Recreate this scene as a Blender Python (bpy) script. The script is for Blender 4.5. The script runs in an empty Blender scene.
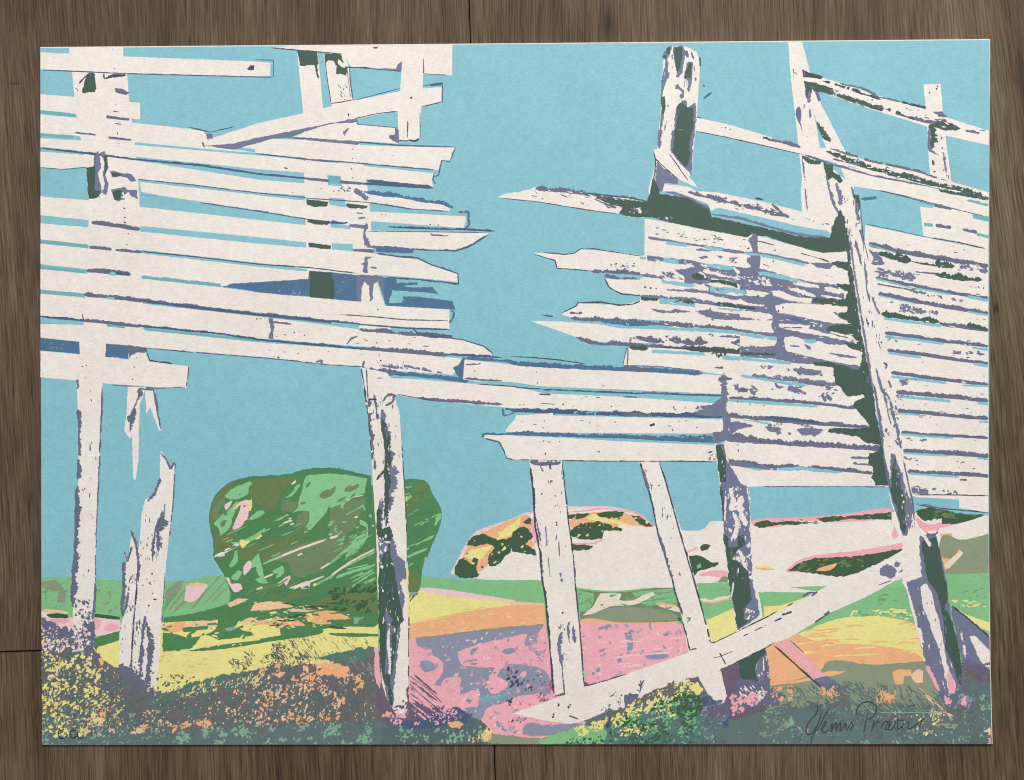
import bpy, bmesh, math, random
from mathutils import Vector, noise, geometry

RNG = random.Random(7)
scene = bpy.context.scene
COL = scene.collection

# ------------------------------------------------------------------ scale
# the print is 0.70 m wide; one unit of the tracing grid is MM metres on the floor
MM = 0.70 / 950.0
PAPER_Z = 0.0024            # top face of the sheet
def X(px): return (px - 512.0) * MM
def Y(py): return (390.0 - py) * MM

# ------------------------------------------------------------------ materials
def lin(c):
    c = c / 255.0
    return c / 12.92 if c <= 0.04045 else ((c + 0.055) / 1.055) ** 2.4
K = 0.92
def rgb(t): return tuple(lin(v) * K for v in t) + (1.0,)

INKS = {
    'white':  (247, 238, 230), 'cream': (242, 230, 211), 'sky': (140, 200, 213),
    'viol':   (119, 124, 151), 'viol_d': (108, 111, 136), 'lilac': (150, 154, 177), 'blue': (80, 117, 152),
    'navy':   (74, 96, 128), 'teal': (120, 182, 190), 'dg': (67, 93, 82), 'dgn': (58, 98, 66), 'ink': (68, 72, 92),
    'green':  (137, 200, 141), 'green_l': (142, 206, 150), 'green_d': (82, 138, 86), 'green_m': (74, 136, 92), 'olive': (110, 132, 80),
    'olive_g': (116, 142, 102), 'moss': (114, 132, 66), 'greyg': (148, 158, 131), 'sage': (122, 164, 124),
    'yellow': (247, 236, 150), 'yel_d': (228, 208, 130), 'orange': (251, 188, 138), 'peach': (250, 208, 168),
    'pink':   (250, 181, 192), 'pink_l': (250, 212, 216), 'mag': (184, 128, 154),
    'plum':   (112, 98, 120), 'mauve': (114, 110, 112), 'slate': (100, 122, 121), 'slate_d': (92, 110, 111), 'dgr': (64, 94, 66), 'lil_p': (200, 164, 186), 'brown': (116, 102, 94), 'teal_g': (88, 130, 118), 'seag': (140, 182, 156),
    'pencil': (58, 68, 71), 'pencil_d': (36, 40, 40),
}
NODES = {}
def make_ink(name):
    m = bpy.data.materials.new(name + '_ink'); m.use_nodes = True
    nt = m.node_tree; N = nt.nodes; L = nt.links
    b = N['Principled BSDF']
    b.inputs['Roughness'].default_value = 0.56
    b.inputs['Specular IOR Level'].default_value = 0.42
    tc = N.new('ShaderNodeTexCoord')
    mp = N.new('ShaderNodeMapping'); mp.inputs['Scale'].default_value = (330, 900, 1)
    L.new(tc.outputs['Object'], mp.inputs['Vector'])
    n1 = N.new('ShaderNodeTexNoise'); n1.inputs['Scale'].default_value = 1.0; n1.inputs['Detail'].default_value = 3.0; n1.inputs['Roughness'].default_value = 0.7
    L.new(mp.outputs['Vector'], n1.inputs['Vector'])
    n2 = N.new('ShaderNodeTexNoise'); n2.inputs['Scale'].default_value = 14.0; n2.inputs['Detail'].default_value = 4.0
    L.new(tc.outputs['Object'], n2.inputs['Vector'])
    r1 = N.new('ShaderNodeMapRange'); r1.inputs['From Min'].default_value = 0.25; r1.inputs['From Max'].default_value = 0.75
    r1.inputs['To Min'].default_value = 0.87; r1.inputs['To Max'].default_value = 1.12
    L.new(n1.outputs['Fac'], r1.inputs['Value'])
    r2 = N.new('ShaderNodeMapRange'); r2.inputs['From Min'].default_value = 0.3; r2.inputs['From Max'].default_value = 0.7
    r2.inputs['To Min'].default_value = 0.965; r2.inputs['To Max'].default_value = 1.03
    L.new(n2.outputs['Fac'], r2.inputs['Value'])
    n3 = N.new('ShaderNodeTexNoise'); n3.inputs['Scale'].default_value = 190.0; n3.inputs['Detail'].default_value = 2.0
    L.new(tc.outputs['Object'], n3.inputs['Vector'])
    r3 = N.new('ShaderNodeMapRange'); r3.inputs['From Min'].default_value = 0.3; r3.inputs['From Max'].default_value = 0.7
    r3.inputs['To Min'].default_value = 0.96; r3.inputs['To Max'].default_value = 1.04
    L.new(n3.outputs['Fac'], r3.inputs['Value'])
    m3 = N.new('ShaderNodeMath'); m3.operation = 'MULTIPLY'
    L.new(r2.outputs['Result'], m3.inputs[0]); L.new(r3.outputs['Result'], m3.inputs[1])
    mu = N.new('ShaderNodeMath'); mu.operation = 'MULTIPLY'
    L.new(r1.outputs['Result'], mu.inputs[0]); L.new(m3.outputs[0], mu.inputs[1])
    mx = N.new('ShaderNodeVectorMath'); mx.operation = 'SCALE'
    mx.inputs[0].default_value = rgb(INKS[name])[:3]
    L.new(mu.outputs[0], mx.inputs['Scale'])
    L.new(mx.outputs[0], b.inputs['Base Color'])
    bp = N.new('ShaderNodeBump'); bp.inputs['Strength'].default_value = 0.16; bp.inputs['Distance'].default_value = 0.0004
    L.new(n1.outputs['Fac'], bp.inputs['Height']); L.new(bp.outputs['Normal'], b.inputs['Normal'])
    return m
MATS = {}
def mat(name):
    if name not in MATS: MATS[name] = make_ink(name)
    return MATS[name]

# ------------------------------------------------------------------ print parts
class Part:
    def __init__(self, name, parent=None, label=None):
        self.name, self.parent, self.label = name, parent, label
        self.v, self.f, self.mi, self.mats, self.obj = [], [], [], [], None
        self.soft = name in ('printed_meadow', 'printed_bush', 'printed_boulder', 'printed_hill', 'printed_grass')
        PARTS.append(self)
    def slot(self, col):
        if col not in self.mats: self.mats.append(col)
        return self.mats.index(col)
    def poly(self, pts, col, z=None):
        z = level(pts); n = len(self.v)
        if len(pts) > 9:        # cut into triangles that never overlap, even where a ragged outline crosses itself
            vs, _, fs, _, _, _ = geometry.delaunay_2d_cdt([Vector(p) for p in pts], [], [list(range(len(pts)))], 1, 1e-4)
            self.v += [(X(p.x), Y(p.y), z) for p in vs]
            for f in fs:
                self.f.append(tuple(n + i for i in f)); self.mi.append(self.slot(col))
            return
        self.v += [(X(x), Y(y), z) for x, y in pts]
        self.f.append(tuple(range(n, n + len(pts)))); self.mi.append(self.slot(col))
    def build(self, root):
        me = bpy.data.meshes.new(self.name)
        me.from_pydata(self.v, [], self.f)
        for c in self.mats: me.materials.append(mat(c))
        me.polygons.foreach_set('material_index', self.mi)
        # all ink faces look up
        bm = bmesh.new(); bm.from_mesh(me)
        for f in bm.faces:
            if f.normal.z < 0: f.normal_flip()
        bm.to_mesh(me); bm.free(); me.update()
        o = bpy.data.objects.new(self.name, me); COL.objects.link(o)
        o.parent = self.parent.obj if self.parent else root
        if self.label: o['label'] = self.label
        self.obj = o
PARTS = []
# every ink film lies just above the films it covers and no higher
CELL, STEP = 3.0, 7e-7
GRID = {}
def level(pl):
    rows = {}
    for i, a in enumerate(pl):
        b = pl[(i + 1) % len(pl)]
        lo, hi = sorted((a[1], b[1])); r0, r1 = int(lo // CELL), int(hi // CELL)
        for r in range(r0, r1 + 1):
            ya, yb = max(lo, r * CELL), min(hi, (r + 1) * CELL)
            xs = []
            for y in (ya, yb):
                u = 0.0 if hi - lo < 1e-9 else (y - a[1]) / (b[1] - a[1])
                xs.append(a[0] + (b[0] - a[0]) * u)
            if hi - lo < 1e-9: xs = [a[0], b[0]]
            m = rows.get(r)
            rows[r] = (min(xs + ([m[0]] if m else [])), max(xs + ([m[1]] if m else [])))
    cells = [(r, c) for r, (x0, x1) in rows.items() for c in range(int(x0 // CELL), int(x1 // CELL) + 1)]
    lv = 1 + max(GRID.get(k, 0) for k in cells)
    for k in cells: GRID[k] = lv
    return PAPER_Z + 4e-6 + lv * STEP
def nextz(step=0): return None

# tracing grid: tile origin and step
TILES = {}
for r, y0 in zip('abcd', (0, 190, 384, 582)):
    for c, x0 in zip('1234', (0, 255, 510, 764)):
        TILES[r + c] = (x0, y0, 260 / 1024.0)
TILES.update(f1=(200, 460, 130 / 1014), f2=(330, 460, 130 / 1014), f3=(200, 540, 130 / 1014), f4=(330, 540, 130 / 1014),
             f5=(30, 570, 180 / 1003), f6=(400, 600, 180 / 1003), u1=(640, 220, 130 / 1014), u2=(740, 230, 130 / 1014), u3=(740, 320, 130 / 1014), g1=(40, 645, 130 / 1014), g2=(170, 645, 130 / 1014),
             g3=(280, 645, 130 / 1014), g4=(600, 645, 130 / 1014), g5=(690, 645, 130 / 1014), t1=(640, 30, 130 / 1014), t2=(640, 120, 130 / 1014),
             n1=(700, 480, 100 / 1013), n2=(700, 550, 100 / 1013), m1=(880, 500, 115 / 1019), m2=(890, 580, 110 / 1009), m3=(890, 655, 110 / 953), m4=(350, 620, 100 / 624),
             sg=(790, 680, 170 / 1024), ea=(40, 715, 70 / 1024), p=(0, 0, 1.0))
GRIDT = {r + c for r in 'abcd' for c in '1234'}
# sheet corners
RIGHT = ((39, 990.2), (150, 989.6), (300, 989.0), (560, 989.2), (660, 990.6), (744, 992.6))
def right_edge(y):
    for (ya, xa), (yb, xb) in zip(RIGHT, RIGHT[1:]):
        if y <= yb: return xa + (xb - xa) * max(0.0, (y - ya)) / (yb - ya)
    return RIGHT[-1][1]
OUTLINE = [(40.2, 47), (515, 43.2)] + [(x, y) for y, x in RIGHT] + [(515, 744.4), (42, 744.8), (40.8, 400)]
def lim(x, y):
    # keep the ink on the sheet, a hair short of its cut edge
    xl = 40.4 + 1.6 * max(0.0, (y - 400) / 344.0)
    x = min(max(x, xl), right_edge(y) - .7)
    u = (x - 40) / 950.0
    return x, min(max(y, 48.0 - 8 * u), 744.4 - 0.5 * u)
def pts(s, clamp=True):
    out, t, buf, last, sw = [], 'p', [], None, False
    for tok in s.split():
        if tok[0].isalpha():
            sw = out and t in GRIDT and tok in GRIDT; t = tok; continue
        buf.append(float(tok))
        if len(buf) == 2:
            x0, y0, k = TILES[t]
            p = (x0 + buf[0] * k, y0 + buf[1] * k)
            if sw and last and ((last[0] > 1000 and buf[0] < 24) or (last[0] < 24 and buf[0] > 1000) or (last[1] > 760 and buf[1] < 20) or (last[1] < 20 and buf[1] > 760)):
                q = out.pop(); p = ((p[0] + q[0]) / 2, (p[1] + q[1]) / 2)      # the tiles overlap by a few units
            sw, last = False, tuple(buf)
            out.append(lim(*p) if clamp else p); buf = []
    return out
def nz(x, y, s, seed=0.0): return noise.noise(Vector((x * s, y * s, seed)))
def roughen(pl, amp, seg=1.5, clamp=True):
    if amp <= 0: return pl
    sd = RNG.random() * 50
    out = []
    for i, a in enumerate(pl):
        b = pl[(i + 1) % len(pl)]
        d = math.dist(a, b); n = max(1, int(d / seg))
        if d < 1e-6: continue
        nx, ny = -(b[1] - a[1]) / d, (b[0] - a[0]) / d
        for k in range(n):
            t = k / n
            x, y = a[0] + (b[0] - a[0]) * t, a[1] + (b[1] - a[1]) * t
            w = nz(x, y, .23, sd) * .9 + nz(x, y, .62, sd + 9) * .55
            q = (x + nx * amp * w + amp * .25 * nz(x, y, .5, sd + 20), y + ny * amp * w)
            out.append(lim(*q) if clamp else q)
    return out
def edge_pt(p):
    q = lim(p[0] + 3, p[1]); r = lim(p[0] - 3, p[1]); t = lim(p[0], p[1] + 3); b = lim(p[0], p[1] - 3)
    return min(q[0] - p[0], p[0] - r[0], t[1] - p[1], p[1] - b[1]) < 2.5
def soft(pl, keep=1.2, n=2):
    ar = abs(sum(a[0] * b[1] - b[0] * a[1] for a, b in zip(pl, pl[1:] + pl[:1]))) / 2
    if ar < 90: n = 1
    if ar < 30: return pl
    # round the corners of a traced outline, except where it meets the edge of the sheet
    for _ in range(n):
        out = []
        for i, b in enumerate(pl):
            a, c = pl[i - 1], pl[(i + 1) % len(pl)]
            d1, d2 = math.atan2(b[1] - a[1], b[0] - a[0]), math.atan2(c[1] - b[1], c[0] - b[0])
            if edge_pt(b) or abs((d2 - d1 + math.pi) % (2 * math.pi) - math.pi) > keep: out.append(b); continue
            for o in (a, c):
                out.append((b[0] * .76 + o[0] * .24, b[1] * .76 + o[1] * .24))
        pl = out
    return pl
def P(part, col, s, rough=.45, seg=1.4):
    pl = pts(s)
    if part.soft: pl = soft(pl)
    if part.name == 'printed_grass': rough, seg = rough * 1.6, 1.0
    part.poly(roughen(pl, rough, seg), col)
def strip(part, col, s, w, rough=.5, taper=0.15, gaps=0.0, w2=None):
    """a noisy brush band along a polyline; w in the unit of the last named tile"""
    pl = pts(s, True)
    k = [TILES[t][2] for t in s.split() if t[0].isalpha()][-1]
    w0 = w * k; w1 = (w if w2 is None else w2) * k
    L = [0.0]
    for a, b in zip(pl, pl[1:]): L.append(L[-1] + math.dist(a, b))
    tot = L[-1]; n = max(3, int(tot / .85)); sd = RNG.random() * 60
    segs = [[]]; jp = 0
    turn = [0.0]
    for a, b, c in zip(pl, pl[1:], pl[2:]):
        d1, d2 = math.atan2(b[1] - a[1], b[0] - a[0]), math.atan2(c[1] - b[1], c[0] - b[0])
        turn.append(abs((d2 - d1 + math.pi) % (2 * math.pi) - math.pi))
    for i in range(n + 1):
        t = tot * i / n
        j = 0
        while j < len(pl) - 2 and t > L[j + 1]: j += 1
        a, b = pl[j], pl[j + 1]; d = max(1e-6, L[j + 1] - L[j]); u = (t - L[j]) / d
        x, y = a[0] + (b[0] - a[0]) * u, a[1] + (b[1] - a[1]) * u
        nx, ny = -(b[1] - a[1]) / d, (b[0] - a[0]) / d
        if j != jp:
            if segs[-1] and turn[j] > .3:
                (p0, p1) = segs[-1][-1]; dx, dy = a[0] - (p0[0] + p1[0]) / 2, a[1] - (p0[1] + p1[1]) / 2
                segs[-1].append(((p0[0] + dx, p0[1] + dy), (p1[0] + dx, p1[1] + dy)))      # run on into the corner
                hw = math.dist(p0, p1) / 2
                segs.append([((a[0] + nx * hw, a[1] + ny * hw), (a[0] - nx * hw, a[1] - ny * hw))])
            jp = j
        q = i / n
        ww = (w0 + (w1 - w0) * q)
        if taper: ww *= min(1.0, min(q, 1 - q) / taper + .25)
        h1 = max(.06, ww * .5 * (1 + rough * .5 * nz(t, 0, .09, sd) + rough * .35 * nz(t, 3, .5, sd)))
        h2 = max(.06, ww * .5 * (1 + rough * 1.3 * nz(t, 7, .10, sd) + rough * .8 * nz(t, 11, .33, sd) + rough * .95 * nz(t, 15, .95, sd)))
        if gaps and nz(t, 20, .12, sd) * .5 + .5 + .25 * nz(t, 25, .5, sd) < gaps:
            if segs[-1]: segs.append([])
            continue
        segs[-1].append(((x + nx * h1, y + ny * h1), (x - nx * h2, y - ny * h2)))
    z = nextz()
    for sg in segs:
        if len(sg) < 2: continue
        part.poly([lim(*p[0]) for p in sg] + [lim(*p[1]) for p in reversed(sg)], col, z)
def inside(x, y, pl):
    c = False; j = len(pl) - 1
    for i in range(len(pl)):
        xi, yi = pl[i]; xj, yj = pl[j]
        if (yi > y) != (yj > y) and x < (xj - xi) * (y - yi) / (yj - yi) + xi: c = not c
        j = i
    return c
def blob(x, y, r, ang=0.0, asp=1.0, n=8, jag=.45):
    ca, sa = math.cos(ang), math.sin(ang); out = []
    for i in range(n):
        t = 2 * math.pi * i / n
        rr = r * (1 + jag * (RNG.random() * 2 - 1))
        u, v = rr * math.cos(t) * asp, rr * math.sin(t)
        out.append((x + u * ca - v * sa, y + u * sa + v * ca))
    return out
def flecks(part, col, s, n, r=(.5, 1.6), ang=-1.0, spread=.5, asp=(1.0, 2.2), clump=.08, thr=.0, jag=.5):
    """scattered stencil flecks, denser in clumps"""
    pl = pts(s); xs = [p[0] for p in pl]; ys = [p[1] for p in pl]
    z = [nextz(1.6e-6) for _ in range(6)]; sd = RNG.random() * 90; k = 0; tries = 0
    if part.name == 'printed_grass': n = int(n * 1.6)
    while k < n and tries < n * 40:
        tries += 1
        x, y = RNG.uniform(min(xs), max(xs)), RNG.uniform(min(ys), max(ys))
        if not inside(x, y, pl): continue
        if nz(x, y, clump, sd) + .35 * nz(x, y, clump * 3, sd + 4) < thr + RNG.uniform(-.12, .12): continue
        rr = r[0] + (r[1] - r[0]) * RNG.random() ** 1.7
        if part.name == 'printed_grass': rr *= .78
        b = blob(x, y, rr, ang + RNG.gauss(0, spread), RNG.uniform(*asp), RNG.choice((6, 7, 8, 9)), jag)
        part.poly([lim(*q) for q in b], col, z[k % 6]); k += 1
def blades(part, col, s, n, ln=(3, 9), w=.45, ang=-1.1, spread=.25):
    pl = pts(s); xs = [p[0] for p in pl]; ys = [p[1] for p in pl]
    z = [nextz(1.6e-6) for _ in range(6)]; k = 0; tries = 0
    while k < n and tries < n * 60:
        tries += 1
        x, y = RNG.uniform(min(xs), max(xs)), RNG.uniform(min(ys), max(ys))
        if not inside(x, y, pl): continue
        a = ang + RNG.gauss(0, spread); l = RNG.uniform(*ln); ww = w * RNG.uniform(.6, 1.4)
        dx, dy = math.cos(a), math.sin(a); mx, my = x + dx * l * .5 + RNG.uniform(-.4, .4), y + dy * l * .5
        b = [(x - dy * ww, y + dx * ww), (mx - dy * ww, my + dx * ww), (x + dx * l, y + dy * l), (mx + dy * ww, my - dx * ww), (x + dy * ww, y - dx * ww)]
        part.poly([lim(*q) for q in b], col, z[k % 6]); k += 1
def dots(part, col, s, r=.8):
    z = nextz()
    for x, y in pts(s): part.poly([lim(*q) for q in blob(x, y, r * RNG.uniform(.7, 1.3), RNG.random() * 3, RNG.uniform(1, 1.7), 7, .35)], col, z)
# ================================================================== THE PRINTED PICTURE
# ---- sky
sky = Part('printed_sky')
P(sky, 'sky', "p 40 47 990 39 992 600 41 600", 0)

# ---- meadow: bands of colour behind the fence
field = Part('printed_meadow')
P(field, 'green', "c1 158 762 300 758 378 770 490 775 c1 660 775 740 776 860 750 1024 770 c2 0 770 660 755 780 765 p 460 581 560 577 700 560 992 560 992 745 40 745", .5)
P(field, 'mauve', "p 40 636 120 655 180 688 250 680 330 655 372 640 400 690 420 728 520 742 520 745 42 745", 1.0)
P(field, 'slate', "p 505 738 600 715 660 680 700 668 735 668 992 690 992 745 505 745", 1.0)
# left meadow
P(field, 'greyg', "f5 60 70 150 50 200 120 195 180 150 180 160 120 100 110 60 90", .8)
P(field, 'sage', "f5 740 250 760 160 830 70 850 60 790 170", .5)
P(field, 'greyg', "f5 750 120 820 60 860 60 760 180", .5)
for s in ("f5 770 230 880 90", "f5 800 235 900 130", "f5 830 215 960 70", "f5 790 170 850 80", "f5 900 220 985 110", "f3 10 440 170 270", "f3 30 500 220 300", "f3 90 490 230 350"):
    strip(field, 'greyg', s, 12, .6, .3)
P(field, 'pink_l', "f5 870 85 930 90 990 85 960 130 910 185 860 170", .8)
P(field, 'peach', "f5 880 80 900 70 985 75 990 85 960 92 920 92", .6)
P(field, 'peach', "f5 60 225 90 215 210 230 220 245 60 250", .5)
P(field, 'white', "f5 58 235 110 240 100 270 58 265", .5)
P(field, 'pink_l', "f5 60 262 360 265 500 275 510 340 365 375 60 330", .6)
P(field, 'pink', "f5 360 265 400 280 385 330 360 335", .5)
P(field, 'pink', "f5 410 320 440 300 480 300 495 320 470 340 430 345", .5)
P(field, 'pink', "f5 100 270 220 275 210 300 120 300", .5)
P(field, 'yellow', "f5 360 430 500 380 500 560 360 470", .5)
P(field, 'dgn', "f5 90 250 120 240 210 245 215 268 120 270", .6)
P(field, 'dgn', "f5 360 243 430 250 500 262 500 278 420 270 360 262", .4)
P(field, 'green_d', "f5 358 380 440 355 515 335 515 385 440 410 358 435", .8)
# yellow slope right of the stump, up to the middle post
P(field, 'yellow', "d1 635 160 700 150 860 130 1024 70 d2 0 60 485 130 485 270 300 330 0 340 d1 900 380 640 440 610 440", .5)
P(field, 'orange', "d1 638 175 730 150 740 180 700 200 640 195", .8)
P(field, 'peach', "d1 730 160 850 140 855 175 780 195 720 195", .8)
P(field, 'green_d', "d1 645 140 760 125 870 95 900 85 1024 40 d2 0 30 120 0 485 0 485 140 330 120 150 90 0 110 d1 1024 110 940 150 920 185 990 195 1000 210 900 225 870 235 800 200 780 230 760 265 640 275 640 200 700 205 750 225 850 195 860 150 720 155 645 160", .8)
P(field, 'green_d', "d1 740 270 850 250 1024 230 d2 0 222 130 205 260 185 260 200 130 225 0 240 d1 1024 245 880 265 760 275", .6)
P(field, 'green_d', "d1 718 180 820 172 820 184 740 198 720 195", .6)
P(field, 'yellow', "d1 755 255 780 240 880 225 1000 215 1024 212 1024 228 860 248", .5)
# right of middle post: green, yellow, orange and pink bands
P(field, 'yellow', "d2 598 60 645 22 720 24 1024 80 d3 135 95 135 130 0 150 d2 1024 150 605 190", .4)
P(field, 'pink_l', "d2 645 25 730 24 1024 72 1024 84 900 68 680 45", .4)
P(field, 'peach', "d3 0 76 60 78 135 84 135 92 0 92", .3)
P(field, 'orange', "d2 605 165 700 150 810 118 900 105 1024 92 d3 0 88 60 92 135 90 145 200 0 230 d2 1024 240 700 240 610 230", .4)
for s in ("f6 90 120 330 75", "f6 200 110 420 60", "f6 300 60 480 40"):
    strip(field, 'yel_d', s, 5, .7, .3, .35)
P(field, 'pink', "d3 0 170 140 165 165 330 190 450 300 555 200 612 0 615", .3)
P(field, 'pink', "d2 605 225 680 225 720 205 1024 190 d3 0 185 135 165 150 300 180 450 0 520 0 560 200 560 300 550 200 580 120 625 0 600 d2 1024 630 600 560", .6)
P(field, 'lilac', "f6 85 210 200 200 240 195 330 185 400 172 560 158 700 145 800 138 790 160 760 200 765 240 700 255 690 235 710 190 690 188 620 205 480 235 380 265 320 290 330 340 345 365 400 370 530 378 500 420 485 460 490 500 510 525 540 520 590 500 605 460 540 425 560 385 600 358 650 355 720 365 800 380 835 430 850 480 840 520 700 530 640 540 590 570 480 598 470 640 440 690 380 640 360 600 390 595 435 595 445 510 420 500 370 515 340 525 330 490 345 445 330 425 250 430 225 480 190 472 215 440 240 400 242 350 215 322 180 312 175 275 100 265", .9)
P(field, 'greyg', "f6 85 208 200 200 330 180 400 170 560 152 700 142 800 135 795 148 560 166 400 182 240 198 120 218", .9)
for s in ("f6 110 345 150 330 205 365 200 390 150 405 115 385", "f6 390 300 400 275 435 262 420 290 395 312", "f6 562 290 590 268 640 270 645 290 600 308",
          "f6 365 560 385 545 400 560 385 580", "f6 750 285 765 280 780 320 798 350 775 325 755 300", "f6 380 335 430 325 430 335 385 348", "f6 395 352 430 350 425 362 395 360",
          "f6 530 680 550 672 560 700 600 730 585 735 545 710", "f6 680 720 700 690 740 680 780 700 860 705 1003 690 940 740 800 760 690 745"):
    P(field, 'lilac', s, .7)
for s in ("f6 665 415 685 395 705 400 700 425 675 435", "f6 700 480 712 465 725 478 715 492", "f6 760 400 775 385 790 410"):
    P(field, 'pink', s, .6)
P(field, 'teal', "f6 445 560 480 530 560 535 620 505 600 540 520 560 450 570", .8)
P(field, 'teal', "f6 130 345 160 345 180 365 150 375", .6)
flecks(field, 'ink', "f6 600 380 850 430 860 560 780 560 590 600", 70, (.5, 1.5), -1, .4, (1, 2.4))
flecks(field, 'mag', "f6 740 400 850 430 860 560 780 560 730 500", 40, (.5, 1.5), -1, .4, (1, 2.4))
flecks(field, 'ink', "f6 580 560 880 560 900 720 620 740", 30, (.4, 1.1), -1, .4, (1, 2.4))
flecks(field, 'peach', "f6 220 160 340 150 560 130 560 165 350 180 220 195", 25, (.4, 1.0), 0, .4, (1, 3))
flecks(field, 'pink_l', "f6 280 480 440 490 440 620 300 640", 30, (.4, 1.2), -1, .5, (1, 2))
# hill with white chalk, rocks behind the centre posts
rock = Part('printed_boulder', label='pale printed boulder with dark green and orange patches on its top')
P(rock, 'pink_l', "c2 765 748 800 690 830 625 870 580 900 566 1024 528 c3 60 505 210 482 300 482 380 480 500 500 580 568 600 660 300 700 0 700", .6)
P(rock, 'white', "c2 775 748 800 700 835 640 900 574 1024 536 c3 70 512 210 492 380 488 500 508 575 570 700 578 745 578 770 568 790 537 850 542 960 545 1024 556 c4 0 548 300 522 500 500 885 518 885 590 750 612 690 640 700 780 d4 100 20 210 38 190 55 0 42 d3 1024 40 990 40 650 25 560 20 420 38 260 25 c3 250 780 120 772 0 772 c2 900 772", .5)
P(rock, 'orange', "c2 790 745 815 690 830 650 880 590 950 560 1024 530 c3 60 510 90 530 80 600 100 640 40 660 0 650 c2 960 660 910 720 880 745", .9)
P(rock, 'yellow', "c2 820 680 850 650 930 640 990 560 1024 545 c3 40 520 40 560 0 600 c2 960 610 900 680 880 700", .9)
P(rock, 'dgr', "c2 832 635 850 600 900 588 930 600 955 620 1015 600 1024 640 975 690 950 720 920 720 920 670 945 645 920 625 870 640", 1.7)
P(rock, 'dgr', "c2 780 740 800 690 830 685 850 710 860 685 880 690 870 730 885 750 850 765 800 765", 1.7)
P(rock, 'dgr', "c3 0 600 30 565 60 560 90 590 85 610 60 630 100 650 105 675 60 668 10 660", 1.7)
P(rock, 'dgr', "c3 50 545 75 525 90 540 85 555", 1.2)
P(rock, 'pink', "c3 80 540 95 520 110 620 95 630", .6)
P(rock, 'orange', "c3 225 540 330 500 440 500 540 540 570 565 500 560 430 550 420 580 330 560 300 580 240 570", .8)
P(rock, 'yellow', "c3 300 525 340 505 380 530 460 545 470 560 390 545 330 540", .7)
P(rock, 'dgr', "c3 228 515 290 507 320 512 270 535 228 530", 1.2)
P(rock, 'dgr', "c3 335 510 400 500 450 505 440 525 400 530 350 522", 1.2)
P(rock, 'dgr', "c3 475 515 520 520 565 560 530 562 500 545", 1.2)
P(rock, 'dgr', "c3 235 580 270 550 340 540 380 550 445 570 440 582 370 580 365 610 300 615 240 600", 1.7)
P(rock, 'dgr', "c3 238 632 280 625 328 640 310 655 240 655", 1.2)
strip(rock, 'pink', "c3 230 505 380 490 500 508 570 560", 7, .7)
strip(rock, 'pink', "c3 250 630 330 628 370 612", 7, .7)
strip(rock, 'pink', "c3 690 665 740 645", 8, .6)
P(rock, 'dgr', "c3 748 640 765 628 790 635 780 655 755 658", 0.8)
P(rock, 'dgr', "c3 695 680 740 675 780 690 790 705 820 700 822 712 780 730 740 735 725 755", 1.4)
P(rock, 'seag', "c3 735 715 750 705 755 720 738 728", .4)
P(rock, 'pink', "c3 735 752 780 735 840 735 860 740 850 780 820 780 830 760", .8)
P(rock, 'sage', "c3 815 780 840 755 858 760 858 780", .5)
hill = Part('printed_hill', label='pale printed hill edged with pink and dark green scrub')
P(hill, 'pink', "c3 940 545 980 530 1024 525 c4 0 535 140 525 300 515 470 488 500 490 505 545 300 545 230 545 140 535 100 556 0 565 c3 1024 570 960 560", .7)
P(hill, 'white', "c4 210 540 260 545 400 540 500 532 500 560 250 570", .6)
P(hill, 'dgr', "c3 960 556 985 540 1024 535 c4 0 540 40 545 100 540 190 545 130 555 60 552 0 562 c3 1024 565 985 568", 1.4)
P(hill, 'dgr', "c4 205 527 300 522 400 514 465 508 505 505 500 535 400 530 300 535 240 548", 1.5)
P(hill, 'pink', "c4 500 590 515 560 530 600 510 610", .6)
P(hill, 'pink', "c4 85 735 130 695 200 672 350 660 545 625 560 660 480 690 300 735 90 745", .8)
P(hill, 'dgr', "c4 95 735 140 700 230 682 350 682 540 648 550 655 420 720 350 752 290 762 200 745", 1.4)
P(hill, 'orange', "c4 205 735 220 722 290 705 270 730 240 738", .5)
P(hill, 'yellow', "c3 965 720 1000 712 1024 715 c4 0 718 45 728 0 735 c3 1024 728 980 726", .4)
P(hill, 'orange', "c3 962 722 1024 724 c4 0 725 45 730 0 738 c3 1010 732 970 728", .4)
P(hill, 'pink', "c4 590 510 640 560 720 535 830 545 770 570 690 575 640 580 600 560", .8)
P(hill, 'dgr', "c4 600 500 650 485 700 490 740 508 865 515 840 530 780 552 700 550 700 530 630 540 610 530", 1.5)
P(hill, 'white', "c4 690 570 885 518 885 590 800 612 740 615 735 590 690 585", .4)
P(hill, 'orange', "c4 690 590 740 588 745 612 700 610", .5)
P(hill, 'greyg', "c4 690 605 720 590 760 612 800 615 885 590 885 745 710 750 690 700", .6)
P(hill, 'orange', "c4 700 685 740 690 770 650 785 665 740 715 715 735", .7)
P(hill, 'cream', "c4 705 715 775 655 785 668 725 728", .5)
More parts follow.
